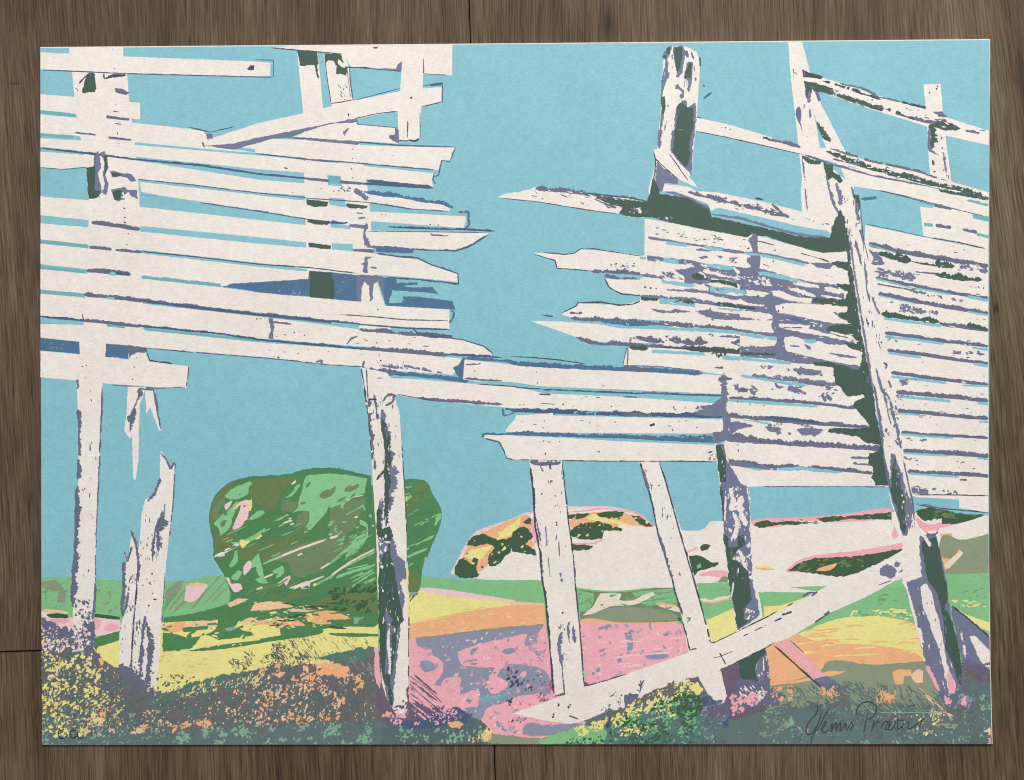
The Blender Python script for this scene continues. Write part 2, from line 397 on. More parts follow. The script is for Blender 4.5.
# centre meadow between the two centre posts
P(field, 'olive_g', "d3 255 30 420 45 560 25 650 22 690 150 600 160 430 160 280 150", .6)
P(field, 'green', "d3 260 30 330 45 330 90 290 120 262 110", .5)
P(field, 'green', "d3 480 40 640 25 660 85 600 80 570 95 520 90", .6)
for s in ("d3 300 60 335 100", "d3 420 85 520 50", "d3 500 80 640 60", "d3 270 90 330 60", "d3 540 50 640 38"):
    strip(field, 'sage', s, 7, .6, .3)
P(field, 'greyg', "d3 290 140 400 95 520 100 640 115 680 150 600 152 430 162 360 160", .7)
P(field, 'cream', "d3 285 132 330 95 350 50 360 42 440 45 430 70 470 80 560 35 578 45 490 95 400 92 330 125", .7)
P(field, 'orange', "d3 275 150 310 140 380 152 440 162 660 155 660 168 430 172 280 162", .6)
P(field, 'pink', "d3 272 158 440 165 660 165 690 170 710 285 460 365 300 412", .4)
P(field, 'cream', "d3 580 90 660 92 672 120 620 108", .6)
strip(field, 'orange', "d3 575 85 655 92", 8, .5)
for s in ("d3 450 200 475 197 488 240 480 275 462 285 460 240", "d3 530 290 590 268 628 292 600 305 540 305", "d3 345 180 395 165 395 178 350 190", "d3 545 152 556 152 555 180 547 178", "d3 350 270 378 258 370 270 352 278",
          "d3 420 305 438 298 440 315 425 320", "d3 335 345 352 333 355 350 342 356", "d3 600 205 620 198 625 210 608 214"):
    P(field, 'lilac', s, .5)
for i in range(26):
    a = RNG.uniform(400, 680); b = RNG.uniform(215, 365)
    if b > 395 - (a - 400) * .42: continue
    strip(field, 'pink_l', "d3 %.0f %.0f %.0f %.0f" % (a, b, a + RNG.uniform(25, 80), b - RNG.uniform(2, 12)), 5, .7, .3)
strip(field, 'dgn', "d3 660 140 690 165", 10, .6)
# between second slanted post and dark post
P(field, 'green', "d3 735 5 870 0 885 110 770 155", .4)
P(field, 'yellow', "d3 765 152 800 140 885 100 895 200 790 245", .5)
strip(field, 'cream', "d3 748 68 800 75 870 55", 12, .7)
strip(field, 'orange', "d3 750 78 800 80 870 65", 5, .7)
# right: green, straw, orange, olive
P(field, 'yellow', "d4 0 95 60 95 150 65 180 50 100 100 0 145", .4)
P(field, 'green', "d4 0 38 190 42 150 65 60 92 0 92", .5)
P(field, 'yellow', "d4 90 225 280 140 440 130 560 150 600 170 640 320 500 330 300 300", .6)
P(field, 'slate', "d4 690 380 900 380 900 540 690 520", .5)
P(field, 'green', "d4 295 130 430 65 560 -10 620 170 590 165 560 152 430 128 380 140", .6)
P(field, 'green', "d4 720 -20 885 -10 890 160 740 95", .4)
P(field, 'yellow', "d4 760 115 830 140 890 160 890 195 820 165", .4)
flecks(field, 'yellow', "d4 740 70 885 80 885 100 760 95", 14, (.5, 1.4), 0, .2, (2, 4))
flecks(field, 'yellow', "d4 330 110 560 100 590 150 430 130 340 130", 30, (.5, 1.2), 0, .3, (1, 4))
P(field, 'orange', "d4 0 230 110 195 200 232 100 300", .3)
P(field, 'orange', "d4 0 250 95 218 200 232 400 245 600 270 640 325 500 330 320 300 300 340 240 330 150 390 60 410 0 430", .6)
for i in range(44):
    a = RNG.uniform(120, 590); b = RNG.uniform(165, 300)
    strip(field, 'orange' if i % 2 else 'yellow', "d4 %.0f %.0f %.0f %.0f %.0f %.0f" % (a, b, a + 35, b - RNG.uniform(2, 9), a + RNG.uniform(60, 110), b - RNG.uniform(-6, 12)), 5.5, .7, .3)
P(field, 'orange', "d4 300 295 480 300 470 345 320 330", .3)
P(field, 'greyg', "d4 60 405 160 375 230 350 240 312 300 305 420 330 640 310 690 420 720 520 0 520 0 415", .6)
P(field, 'orange', "d4 50 395 150 385 240 350 320 352 290 365 200 385 80 405", .6)
P(field, 'orange', "d4 505 355 530 342 580 345 580 368 550 372 550 400 520 405 508 380", .6)
P(field, 'peach', "d4 580 365 605 340 628 350 625 395 600 400 582 380", .6)
P(field, 'orange', "d4 640 340 660 330 690 410 680 420", .4)

flecks(field, 'greyg', "f5 370 60 510 60 500 240 370 240", 14, (.5, 1.6), -1, .4, (1, 3))
# ---- big round bush
bush = Part('printed_bush', label='large round printed bush in greens with light streaks')
P(bush, 'green_d', "f1 75 520 68 450 80 370 95 320 130 255 200 195 290 155 420 135 600 125 700 118 800 85 860 68 1000 68 f2 0 70 60 70 200 100 320 122 320 200 570 150 640 145 720 150 775 185 790 250 850 340 875 400 865 500 830 590 790 680 760 760 f4 740 130 715 260 705 380 690 405 640 420 610 400 400 640 330 690 f3 1014 740 900 690 400 640 300 640 200 560 250 420 180 260 140 200 110 150 100 100 f1 105 720 100 620", .6)
for s in ("f1 75 510 95 330 200 200 290 165 250 220 200 270 195 330 140 400 110 470", "f1 110 560 250 520 300 600 280 680 120 720", "f1 400 180 430 140 600 130 740 130 720 180 620 250 600 400 460 380 410 330 390 240",
          "f1 480 640 560 600 640 620 730 560 740 640 650 700 560 780 480 780", "f1 300 700 470 640 470 780 330 780", "f2 0 400 100 350 270 290 270 330 120 430 200 500 170 580 60 620 0 640",
          "f2 230 720 340 640 350 720 200 780", "f2 650 220 740 180 780 220 760 300 680 330 640 360 600 400 590 360 640 290",
          "f4 600 260 700 250 700 380 640 400 600 390", "f3 540 430 760 400 880 420 860 470 560 470", "f4 0 440 200 400 360 420 360 520 200 560 0 520", "f3 880 500 1014 430 1014 540 930 530"):
    P(bush, 'olive', s, 1.2)
for s in ("f1 110 480 95 400 130 330 190 290 200 330 190 400 150 440", "f1 640 700 1014 610 1014 780 640 780", "f3 690 130 1000 20 1014 200 900 260 760 300 700 250", "f2 0 620 130 610 200 660 100 740 0 780", "f1 760 420 850 395 850 460 800 570 740 540", "f1 630 300 760 330 740 400 640 400"):
    P(bush, 'olive_g', s, 1.2)
for s in ("f2 30 250 50 200 10 220 0 210 0 300 20 290",):
    P(bush, 'olive_g', s, .6)
LG = ("f1 195 275 270 210 400 165 410 185 375 215 380 260 330 290 290 310 240 305 205 300",
      "f1 105 495 180 420 200 440 215 390 290 320 310 350 250 440 240 530 160 590 145 530",
      "f1 355 480 410 430 460 390 500 395 505 415 430 460 360 490",
      "f1 710 415 760 380 770 320 800 210 820 130 850 118 1014 105 f2 0 105 180 120 290 145 270 220 275 260 180 290 110 340 105 380 80 370 90 345 0 375 f1 1014 350 980 420 900 500 870 540 810 575 805 555 860 460 850 400 780 390 730 412",
      "f1 565 485 600 460 685 420 690 432 620 470", "f1 665 292 720 260 745 200 790 180 770 220 720 280 680 296",
      "f2 0 800 90 715 180 650 200 620 140 600 130 590 210 600 290 530 230 500 230 465 280 480 305 520 300 590 260 660 210 720 120 780 f4 130 95 0 190",
      "f2 120 425 240 360 262 345 280 390 268 395 245 370 140 425", "f1 240 640 300 640 390 600 480 550 500 530 510 545 580 515 585 530 500 560 480 600 400 630 330 650 290 680",
      "f3 225 200 260 150 270 85 290 80 298 160 270 200 240 215", "f3 390 170 455 105 480 190 500 300 530 330 500 345 460 330 430 310 440 300 470 290 440 250 440 210 400 220",
      "f3 240 290 300 235 330 250 310 290 290 320 250 310", "f3 565 240 640 200 662 230 650 270 620 290 600 300 590 285 620 262 570 262",
      "f2 595 690 700 640 790 590 820 580 800 610 700 650 600 705", "f2 600 750 680 710 760 685 760 695 690 720 610 765", "f2 585 290 630 270 640 290 600 320 585 322", "f2 580 212 640 205 640 212 590 218",
      "f2 820 450 870 420 866 455 850 470 830 510 810 510 825 475", "f2 730 415 790 390 790 398 740 424", "f2 700 485 760 455 850 415 868 415 860 428 760 465 710 490",
      "f4 0 270 60 230 160 180 350 85 350 98 160 195 60 245 0 310", "f4 60 270 160 240 350 185 340 200 200 250 50 300", "f4 120 395 250 300 340 245 352 255 260 310 140 392", "f3 900 340 1014 280 1014 300 960 325 910 355", "f4 270 340 360 290 360 300 280 348")
P(bush, 'olive_g', "f2 0 380 100 350 270 290 280 330 230 430 200 520 120 600 0 690", .8); P(bush, 'olive_g', "f1 640 690 1014 600 1014 800 620 800 560 760", .8)
for s in LG: P(bush, 'green_l', s, .7)
for s in ("f1 930 275 960 240 1000 225 1014 235 1014 290 970 305 935 295", "f2 110 240 130 205 200 180 228 185 225 210 180 240 140 250", "f1 150 500 180 470 208 468 195 515 170 530", "f2 0 230 40 200 50 210 30 260 0 290", "f2 200 640 210 605 232 600 220 630", "f2 268 580 275 545 288 545 282 575"):
    P(bush, 'olive_g', s, .5)
for s in ("f1 255 540 270 490 300 420 320 360 300 330 370 305 400 320 380 400 370 460 330 510 270 545", "f1 190 355 205 340 250 315 235 360 205 395 195 380", "f1 135 740 190 705 190 745 150 760", "f3 190 290 230 290 240 340 320 340 335 380 280 410 260 400 220 330",
          "f3 340 210 360 170 390 160 405 215 350 275 335 265", "f3 640 310 700 275 712 300 670 360", "f3 780 360 830 325 860 330 850 375 790 385"):
    P(bush, 'pink_l', s, .8)
for s in ("f1 375 330 400 305 412 350 395 400 370 400 385 360", "f1 310 625 345 620 360 640 390 635 330 690 312 660", "f1 290 350 310 330 312 350 250 395 270 370", "f3 310 20 380 0 385 18 340 60 315 45", "f3 600 350 620 325 660 310 640 340 610 360", "f2 130 220 200 180 228 178 200 190 140 212", "f2 580 300 600 285 602 310 585 320", "f3 880 345 900 335 910 350 890 360", "f1 430 620 470 580 495 582 470 612"):
    P(bush, 'yellow', s, .6)
def sline(part, col, s, w): strip(part, col, s, w, .35, .12)
sline(bush, 'cream', "f3 490 188 560 155 760 75 985 -5", 16)
sline(bush, 'green_l', "f3 495 188 560 155 640 118", 14)
sline(bush, 'cream', "f2 0 612 62 590", 16)
sline(bush, 'cream', "f4 10 275 160 170 350 70", 15)
sline(bush, 'white', "f1 130 745 200 710 300 655", 26)
sline(bush, 'white', "f3 110 130 190 95 300 40", 16)
sline(bush, 'cream', "f2 115 330 180 290 262 275", 7)
for s in ("f1 645 495 720 470", "f1 700 505 735 492", "f1 690 460 715 452", "f3 680 385 850 320", "f3 720 385 970 280", "f3 500 295 570 265", "f3 760 120 800 105", "f2 190 450 220 440", "f2 305 515 345 512", "f1 700 205 760 155", "f3 940 225 1014 180", "f3 440 385 490 368"):
    sline(bush, 'cream', s, 13)
for s in ("f4 250 215 350 200", "f4 170 330 330 240", "f4 620 130 760 70", "f4 610 205 650 180", "f2 585 355 610 348", "f2 580 270 625 258", "f4 220 240 320 215", "f4 160 300 260 250", "f4 130 230 300 190", "f4 220 280 340 230", "f4 260 335 340 300"):
    sline(bush, 'green_l', s, 9)
for s in ("f3 560 380 690 300", "f3 430 420 560 340", "f3 470 400 600 340", "f3 480 430 560 380", "f3 690 370 770 320", "f3 640 400 740 340", "f4 20 60 160 -20", "f3 330 440 420 380"):
    sline(bush, 'olive_g', s, 11)
strip(bush, 'green_m', "f1 200 195 290 158 420 138 600 128 700 121 800 90 860 72 1000 75 f2 60 75 200 105 320 130", 22, .5)
strip(bush, 'green_m', "f2 300 130 300 250 310 420 315 560 330 700", 34, .6)
strip(bush, 'dgn', "f4 690 410 660 430 610 495", 18, .4, .2, 0, 8)
P(bush, 'seag', "f4 605 410 640 405 690 410 640 440 620 460 612 430", .5)

flecks(bush, 'green_d', "f1 160 280 400 190 1000 130 1000 780 160 740", 24, (.6, 2.2), -.5, .4, (1.2, 3.5))
flecks(bush, 'olive', "f1 160 280 400 190 1000 130 1000 780 160 740", 20, (.6, 2.0), -.5, .4, (1.2, 3.5))
flecks(bush, 'olive_g', "f2 0 260 320 300 330 780 0 780", 30, (.6, 2.2), -.5, .4, (1.2, 3.5))
flecks(bush, 'green_m', "f2 610 190 720 190 800 400 710 660 620 740", 60, (.6, 2.4), -.5, .4, (1.2, 3.5))
flecks(bush, 'green_l', "f2 0 400 320 420 340 780 0 780", 26, (.5, 1.4), -.5, .3, (1.5, 4))
flecks(bush, 'green_m', "f3 300 420 1000 330 1000 560 400 600", 60, (.6, 2.4), -.5, .4, (1.2, 4))
flecks(bush, 'olive', "f4 0 380 360 330 370 560 0 560", 60, (.6, 2.2), -.5, .4, (1.2, 4))
flecks(bush, 'dgn', "f4 0 380 360 330 370 560 0 560", 60, (.6, 2.2), -.5, .4, (1.2, 4))
flecks(field, 'green_d', "d2 0 80 200 90 380 140 300 200 0 230", 50, (.5, 1.6), -.2, .3, (1.2, 4))
flecks(field, 'yellow', "d1 860 160 1024 200 1024 250 700 270", 16, (.5, 1.4), -.1, .3, (1.2, 4))
flecks(field, 'yel_d', "f5 720 470 1000 460 1000 540 720 640", 30, (.4, 1.0), -.2, .3, (1.5, 4))

# printed colour patches below the bush
P(field, 'orange', "d2 0 85 50 75 130 85 150 98 80 108 0 110", .7)
P(field, 'peach', "d2 150 100 230 90 270 105 200 120 140 115", .6)
P(field, 'orange', "d2 200 125 300 108 340 125 380 145 300 150 300 165 250 170 200 150", .7)
P(field, 'orange', "d2 10 150 90 145 160 145 200 170 190 180 120 178 90 190 0 210 0 170", .7)
P(field, 'yellow', "d2 0 170 60 165 90 190 160 182 120 205 0 225", .6)
P(field, 'yellow', "d2 255 190 320 175 485 178 485 205 380 212 270 202", .6)
P(field, 'green_d', "d2 290 202 380 200 485 205 485 214 390 218 300 210", .5)
P(field, 'green_d', "d2 100 180 200 170 270 190 265 205 150 225 100 215", .8)
P(field, 'seag', "d2 390 140 430 140 410 150 405 165 390 165", .6)
P(field, 'peach', "f3 215 500 290 455 380 460 330 490 230 525", .8)
P(field, 'peach', "f3 400 540 420 500 520 475 680 490 720 515 600 530 570 545 390 555", .8)
P(field, 'peach', "f3 300 650 400 595 450 620 460 640 360 665", .8)
P(field, 'seag', "f3 195 690 230 680 280 675 250 710 210 715", .8)

for rg, n_ in (("c2 800 690 840 620 910 575 1024 540 c3 90 530 90 660 0 680 c2 900 730", 40), ("c3 230 510 380 500 500 515 560 555 440 575 360 610 240 600", 40)):
    flecks(rock, 'yellow', rg, n_ // 4, (.4, 1.4), -.3, .5, (1, 2.4), .1, -.2)
    flecks(rock, 'peach', rg, n_ // 3, (.4, 1.5), -.3, .5, (1, 2.4), .1, -.2)
    flecks(rock, 'dgr', rg, n_ // 4, (.4, 1.3), -.3, .5, (1, 2.4), .1, -.2)
    flecks(rock, 'pink', rg, n_ // 4, (.4, 1.2), -.3, .5, (1, 2.4), .1, -.2)
flecks(hill, 'olive', "c4 110 735 150 700 240 690 500 660 340 750 200 745", 26, (.5, 1.6), -.2, .3, (1.2, 3.5), .1, -.2)
flecks(hill, 'olive', "c4 620 500 700 498 850 518 700 545", 18, (.5, 1.5), .1, .3, (1.2, 3.5), .1, -.2)
flecks(hill, 'sage', "c4 0 540 300 522 500 512 500 530 200 548", 12, (.4, 1.0), 0, .3, (1.2, 3), .1, -.2)
for rg, n_ in (("f6 60 230 800 150 850 480 620 620 400 560 80 420", 90), ("d3 275 165 680 170 700 280 460 360 300 405", 70), ("d3 0 190 130 170 160 330 180 440 0 500", 40), ("f6 480 620 640 620 900 690 700 750 520 720", 30)):
    flecks(field, 'lil_p', rg, n_ // 2, (.5, 2.0), -.4, .6, (1, 2.6), .09, .0)
    flecks(field, 'lilac', rg, n_ // 5, (.4, 1.5), -.4, .6, (1, 2.2), .09, .0)
    flecks(field, 'pink_l', rg, n_ // 3, (.4, 1.2), -.2, .4, (1, 3), .09, .0)
flecks(field, 'pink', "f6 100 210 780 150 640 220 340 330 560 380 480 600 360 560", 20, (.4, 1.3), -.4, .6, (1, 2.2), .09, .05)
for rg, n_, c_ in (("f6 60 130 800 40 800 130 420 175 60 200", 30, 'peach'), ("d3 260 40 650 40 690 150 300 145", 36, 'sage'), ("d4 310 120 560 10 610 160", 26, 'sage'), ("c1 170 770 290 770 290 800 d1 270 110 160 100", 14, 'sage'), ("d4 740 20 885 20 885 140 760 90", 16, 'sage')):
    flecks(field, c_, rg, n_, (.4, 1.3), -.1, .25, (1.5, 4), .1, -.1)

for i in range(34):
    a, b = RNG.uniform(20, 330), RNG.uniform(560, 780); l = RNG.uniform(30, 130)
    strip(bush, RNG.choice(('green_l', 'green_l', 'olive_g', 'green_m')), "f2 %.0f %.0f %.0f %.0f" % (a, b, min(a + l, 345), b - (min(a + l, 345) - a) * .5), RNG.uniform(4, 9), .6, .3)
for i in range(22):
    a, b = RNG.uniform(590, 740), RNG.uniform(340, 700); l = RNG.uniform(30, 90)
    strip(bush, RNG.choice(('green_l', 'green_m', 'olive')), "f2 %.0f %.0f %.0f %.0f" % (a, b, a + l, b - l * .42), RNG.uniform(4, 9), .6, .3)
for i in range(26):
    a, b = RNG.uniform(140, 800), RNG.uniform(480, 760); l = RNG.uniform(40, 150)
    strip(bush, RNG.choice(('green_l', 'green_m', 'olive', 'olive_g')), "f1 %.0f %.0f %.0f %.0f" % (a, b, a + l, b - l * .42), RNG.uniform(5, 11), .6, .3)
for i in range(26):
    a, b = RNG.uniform(20, 400), RNG.uniform(75, 190); l = RNG.uniform(20, 90)
    strip(bush, RNG.choice(('green_d', 'green_d', 'dgn')), "d2 %.0f %.0f %.0f %.0f" % (a, b, a + l, b + RNG.uniform(-6, 8)), RNG.uniform(5, 10), .8, .3)
flecks(bush, 'yellow', "d2 0 80 140 80 380 130 300 170 0 200", 30, (.4, 1.3), -.1, .25, (1.5, 4), .1, -.2)
flecks(bush, 'peach', "d2 0 80 140 80 380 130 300 170 0 200", 20, (.4, 1.2), -.1, .25, (1.5, 4), .1, -.2)
flecks(bush, 'green_d', "d1 645 150 860 140 1000 150 1010 230 640 250", 30, (.5, 1.5), -.1, .25, (1.5, 4), .1, -.2)
# ================================================================== THE PRINTED FENCE
fence = Part('printed_fence', label='broken white printed fence of leaning posts and loose planks')
def W(kind, s, rough=.3):
    p = Part(kind, fence); P(p, 'white', s, rough); return p
def Sd(col, s, rough=.5): P(fence, col, s, rough * (1.5 if col in ('dg', 'viol', 'viol_d') and rough > .45 else 1.0), 1.0)
def E(col, s, w, rough=.6, taper=.1, gaps=0.0): strip(fence, col, s, w, rough, taper, gaps)
def D(col, s, r=.7): dots(fence, col, s, r)
def F(col, s, n, **k): flecks(fence, col, s, n, **k)

# ---------------- left half: posts first, then planks from the top down
W('post', "a1 272 186 485 186 485 225 500 290 510 405 530 560 545 780 b1 552 0 557 340 575 640 575 665 420 660 415 655 320 600 345 330 350 30 a1 340 660 298 440 284 283 272 215")
W('post', "a2 165 195 250 205 268 440 290 780 b2 290 0 315 440 210 440 195 0 a2 190 446", .2)
W('post', "a2 270 208 350 214 372 268 385 390 435 700 445 780 b2 450 0 470 330 512 455 415 445 400 330 375 140 345 0 a2 300 408", .3)
E('ink', "a2 275 215 283 300 300 408", 3, .5, .1, .2); E('ink', "a2 372 262 376 330 385 390", 4, .6, .1, .15); E('ink', "a2 298 408 340 402 388 392", 4)
E('ink', "a2 362 270 370 330 376 385", 2.5, .5, .1, .2)
F('ink', "a2 325 330 375 330 380 390 340 395", 14, r=(.3, .7), ang=1.4)
Sd('dg', "a2 166 198 243 206 250 250 240 258 215 255 195 262 176 258", .5)
Sd('dg', "a2 272 210 340 214 350 250 330 232 318 260 310 240 290 238 278 248", .5)
Sd('dg', "a2 322 245 340 265 365 268 358 298 335 292 318 290", .6)
E('dg', "a2 238 250 244 280 250 308", 10, .7)
Sd('sky', "a2 246 207 268 209 290 420 272 425", .2)
W('plank', "a2 62 190 130 182 778 176 776 297 665 290 580 278 380 265 345 212 160 197", .25)
E('ink', "a2 60 188 200 200 348 213", 4, .6); E('ink', "a2 350 264 440 268 510 274 580 281", 5, .7); E('ink', "a2 665 290 755 296", 3)
Sd('ink', "a2 465 186 485 183 482 191 468 192", .3); Sd('viol', "a2 560 255 578 242 580 278 500 275 502 268 555 272", .4)
W('plank', "a1 158 206 485 222 1024 243 a2 0 242 60 247 60 299 0 301 a1 500 290 158 275", .25)
E('navy', "a1 158 275 500 290 1024 303 a2 0 303 70 304", 4.5, .5, .02); E('navy', "a2 0 235 72 237 73 304", 3.5, .4, .02)
Sd('ink', "a1 972 272 985 258 1002 256 1000 276 985 278", .4); D('ink', "a1 445 195 450 270", .4)
Sd('dg', "a1 345 290 375 290 378 365 350 362 325 370 330 330", .9); D('dg', "a1 306 355 300 350", .9); E('ink', "a1 310 330 345 290 360 288", 6, .8)
E('ink', "a1 408 290 412 310 440 300 498 296", 10, .7); Sd('viol_d', "a1 452 346 480 350 500 360 515 364 495 374 470 368 455 362", .5)
W('post', "a2 580 238 590 225 662 228 664 290 658 335 655 420 650 548 610 556 566 552 562 440 572 350", .35)
# plank ends left of the wide post
W('plank', "a1 158 371 300 382 552 405 552 470 300 449 158 433", .2)
W('plank', "a1 158 450 298 463 515 482 745 507 800 517 830 545 800 570 1024 600 a2 0 604 a1 850 590 530 560 298 534 158 524", .25)
E('teal', "a1 158 441 298 455", 14, .2, .02); E('teal', "a1 158 529 292 540", 11, .3, .05)
E('viol_d', "a1 418 460 510 470", 12, .3, .05); E('viol_d', "a1 425 541 518 551", 9, .4); E('viol_d', "a1 295 522 330 526 380 532", 6, .8)
Sd('ink', "a1 388 582 420 582 450 592 420 590", .3)
D('ink', "a1 456 410 456 440 465 488 462 525 468 565 468 603 470 640", .55); E('ink', "a1 445 438 470 441", 4); E('ink', "a1 452 486 478 490", 4)
W('plank', "a2 140 542 290 489 405 489 550 503 565 512 562 566 415 556 200 545", .3)
E('navy', "a2 140 542 200 546 415 560 560 572 700 576 790 580", 6, .5, .03); Sd('viol_d', "a2 550 500 567 512 567 562 552 560 530 545 528 535 550 530", .6); E('ink', "a2 400 468 405 490 560 503", 3)
E('viol', "a2 200 548 412 566", 12, .6)
Sd('viol', "a2 345 525 362 505 370 506 356 530", .5); D('viol', "a2 350 518 352 532", .6)
W('plank', "a2 0 558 70 546 200 552 415 572 640 578 790 581 772 605 774 630 740 632 726 650 722 670 705 668 400 640 200 622 0 602", .35)
E('navy', "a2 0 604 190 626 400 642 705 669", 5, .6, .03); E('navy', "a2 790 580 778 610 768 638 735 632 728 665 722 690 705 698", 4.5, .8); E('viol_d', "a2 190 628 290 638", 9, .5)
D('ink', "a2 385 587 545 612 385 624", .5); E('ink', "a1 915 630 1024 640 a2 0 638 42 640", 4, .8)
Sd('sky', "a2 285 640 330 644 330 654 285 648", .2)
P(fence, 'white', "a1 880 572 1024 590 a2 60 600 60 548 a1 1000 560", .2)
W('brace', "a1 800 568 822 552 830 545 1024 484 a2 20 482 190 446 390 396 575 358 660 348 735 343 733 402 650 420 560 438 400 466 300 485 200 508 60 535 0 545 a1 920 572 820 580", .35)
W('post', "a2 582 240 662 232 660 350 652 420 650 546 612 556 568 552 564 440 574 350", .3)
Sd('viol', "a1 805 574 920 565 1024 540 a2 60 532 200 505 320 480 405 464 405 482 290 489 200 518 140 542 70 546 20 562 a1 985 572 920 590", .5)
E('ink', "a1 740 500 800 515 830 520 925 498", 4, .8); Sd('viol', "a1 808 525 835 528 838 545 818 548", .5); E('viol_d', "a1 796 560 806 580", 7)
E('navy', "a2 660 338 700 332 738 325 738 400 700 410 655 420", 4, .6); E('navy', "a2 690 336 736 330", 9, .8); E('ink', "a2 400 464 480 448 562 438", 3.5, .6); E('navy', "a2 400 394 480 372 572 348", 3, .6, .1, .1)
E('ink', "a2 664 230 664 290", 3.5, .5); E('ink', "a2 650 545 630 555 610 552 590 556 568 552", 6, .9); E('ink', "a2 602 475 600 545", 4, .7); D('ink', "a2 616 385 368 452", .8); E('ink', "a2 650 440 650 545", 3, .6); Sd('viol', "a2 552 505 566 512 566 560 552 556", .5)
W('plank', "a1 158 544 292 552 540 571 1024 612 a2 0 612 195 630 705 682 695 702 702 736 440 706 195 680 0 664 a1 1024 668 540 618 300 592 158 580", .35)
E('navy', "a1 158 582 340 603 540 628 800 652 1024 682 a2 0 686 195 702 440 724 705 741", 8, .5, .02); E('navy', "a2 705 682 700 708 712 725", 4)
E('navy', "a2 440 712 700 738", 13, .4); E('viol_d', "a2 195 702 285 712 430 724", 11, .4)
Sd('teal', "a2 290 690 336 694 336 724 290 718", .2)
D('ink', "a2 380 665 385 700 120 662 195 632", .6); E('ink', "a2 115 660 130 664", 4)
W('plank', "a1 158 598 260 604 345 612 540 632 1024 702 a2 0 712 195 722 440 742 400 760 b2 430 45 350 34 200 22 120 10 a2 200 778 0 757 a1 1024 760 540 706 345 657 250 666 158 658", .4)
E('navy', "a1 158 660 250 667 345 658", 3); E('navy', "a1 540 706 740 726 1024 762 a2 0 757 200 778 b2 200 32 440 48 620 76", 4, .5, .02)
F('viol', "a2 250 740 400 740 400 760 260 752", 14, r=(.4, .9), ang=0)
W('plank', "b2 430 8 560 24 640 42 740 58 768 74 765 83 620 76 450 50", .4)
E('blue', "b2 428 6 500 18 560 22 640 38 700 46 745 52 782 72", 14, .8, .08); E('viol', "b2 390 0 420 14 440 40", 18, .9); E('navy', "b2 450 48 620 75 760 84", 4)
D('viol', "b2 520 54 148 10 310 5 330 2", .8)
Sd('dg', "a1 340 660 368 655 370 610 385 595 392 640 385 680 395 720 390 780 b1 395 20 370 35 348 32 350 0 a1 345 780", .7); Sd('viol', "a1 372 615 380 598 390 605 398 660 384 690 398 730 404 760 385 770 372 740 375 690", .8)
Sd('viol', "a1 395 600 412 596 422 620 425 660 415 690 428 730 418 775 b1 415 15 405 10 a1 402 760 412 720 405 690 412 640", .8); Sd('dg', "a1 408 615 422 610 424 660 412 690 412 650", .6)
Sd('viol', "a1 432 672 455 676 490 680 520 688 535 712 520 716 500 700 470 692 440 702", .8); Sd('dg', "a1 436 680 470 684 490 690 450 698", .6)
Sd('viol', "a1 436 745 470 738 500 742 530 758 542 780 b1 540 36 520 25 500 0 480 10 490 38 470 42 450 38 440 10", .9); Sd('dg', "a1 445 755 475 745 490 760 b1 480 10 475 35 455 40 445 20", .8); F('white', "a1 450 745 530 760 520 780 460 780", 8, r=(.4, 1.0))
# lower planks
W('plank', "a1 550 716 1024 771 b1 1024 10 b2 0 24 200 42 445 84 828 104 832 120 820 150 460 123 380 142 200 115 0 80 b1 1024 82 790 46 620 20 557 8", .35)
E('navy', "b1 790 50 900 66 1024 83 b2 0 82 200 114 300 130 350 134", 5, .7); E('viol_d', "b2 800 88 840 84 842 140 825 152", 9, .8)
E('viol_d', "b2 205 124 300 126", 8, .6); E('navy', "b2 300 122 352 132 365 128", 7, .7)
E('teal', "b1 557 20 620 24", 4)
W('plank', "b1 158 25 345 40 552 66 1024 118 b2 0 117 230 142 440 160 920 170 918 180 830 226 795 236 640 232 470 222 430 214 200 206 0 184 b1 1024 187 552 142 345 118 158 99", .35)
Sd('dg', "b1 348 0 392 0 394 18 370 34 350 32", .6); Sd('viol', "b1 400 0 420 0 418 20 408 16", .5); Sd('dg', "b1 442 5 478 5 474 38 455 42 444 25", .7); Sd('viol', "b1 480 0 540 0 541 34 524 26 506 6 490 20", .6)
E('viol_d', "b1 360 126 450 138 552 154", 17, .4, .04); E('navy', "b2 525 145 650 150 840 155 945 162", 8, .8); E('navy', "b2 440 164 600 164 910 168", 3)
E('navy', "b2 480 222 640 234 790 240 835 226 920 176", 7, .9); Sd('blue', "b2 470 220 628 232 620 250 480 245", .7); E('viol', "b2 440 130 430 180 440 218 480 225", 14, 1.0)
E('viol', "b2 370 138 436 146", 14, .5); E('viol', "b2 400 90 425 92", 6); E('viol', "b2 405 112 435 108", 7); D('ink', "b2 500 96 515 98 690 136 705 138 722 138", .5)
E('viol_d', "b2 690 172 700 178 720 178 760 180", 6, 1.0)
W('plank', "b1 158 131 355 147 557 164 1024 210 b2 0 212 390 242 480 250 640 272 700 300 800 330 800 362 640 346 430 330 400 336 0 287 b1 1024 287 557 236 352 216 158 194", .35)
E('teal', "b1 158 202 350 222", 13, .3, .02); E('viol_d', "b1 352 226 440 234", 13, .4, .05); E('viol_d', "b1 455 236 556 246", 13, .4, .05); Sd('viol_d', "b1 540 240 558 246 558 265 540 262", .5)
E('navy', "b1 557 242 800 266 1024 293 b2 0 290 220 306 400 328", 5, .5, .03); E('viol_d', "b2 385 236 470 242", 11, .5)
E('navy', "b2 480 250 560 262 640 268 700 296 800 328 802 370 640 352 520 344", 6, .7, .02)
Sd('viol', "b2 410 290 432 285 432 262 470 262 445 275 445 325 425 322 428 300", .7); E('viol', "b2 455 305 480 308", 8)
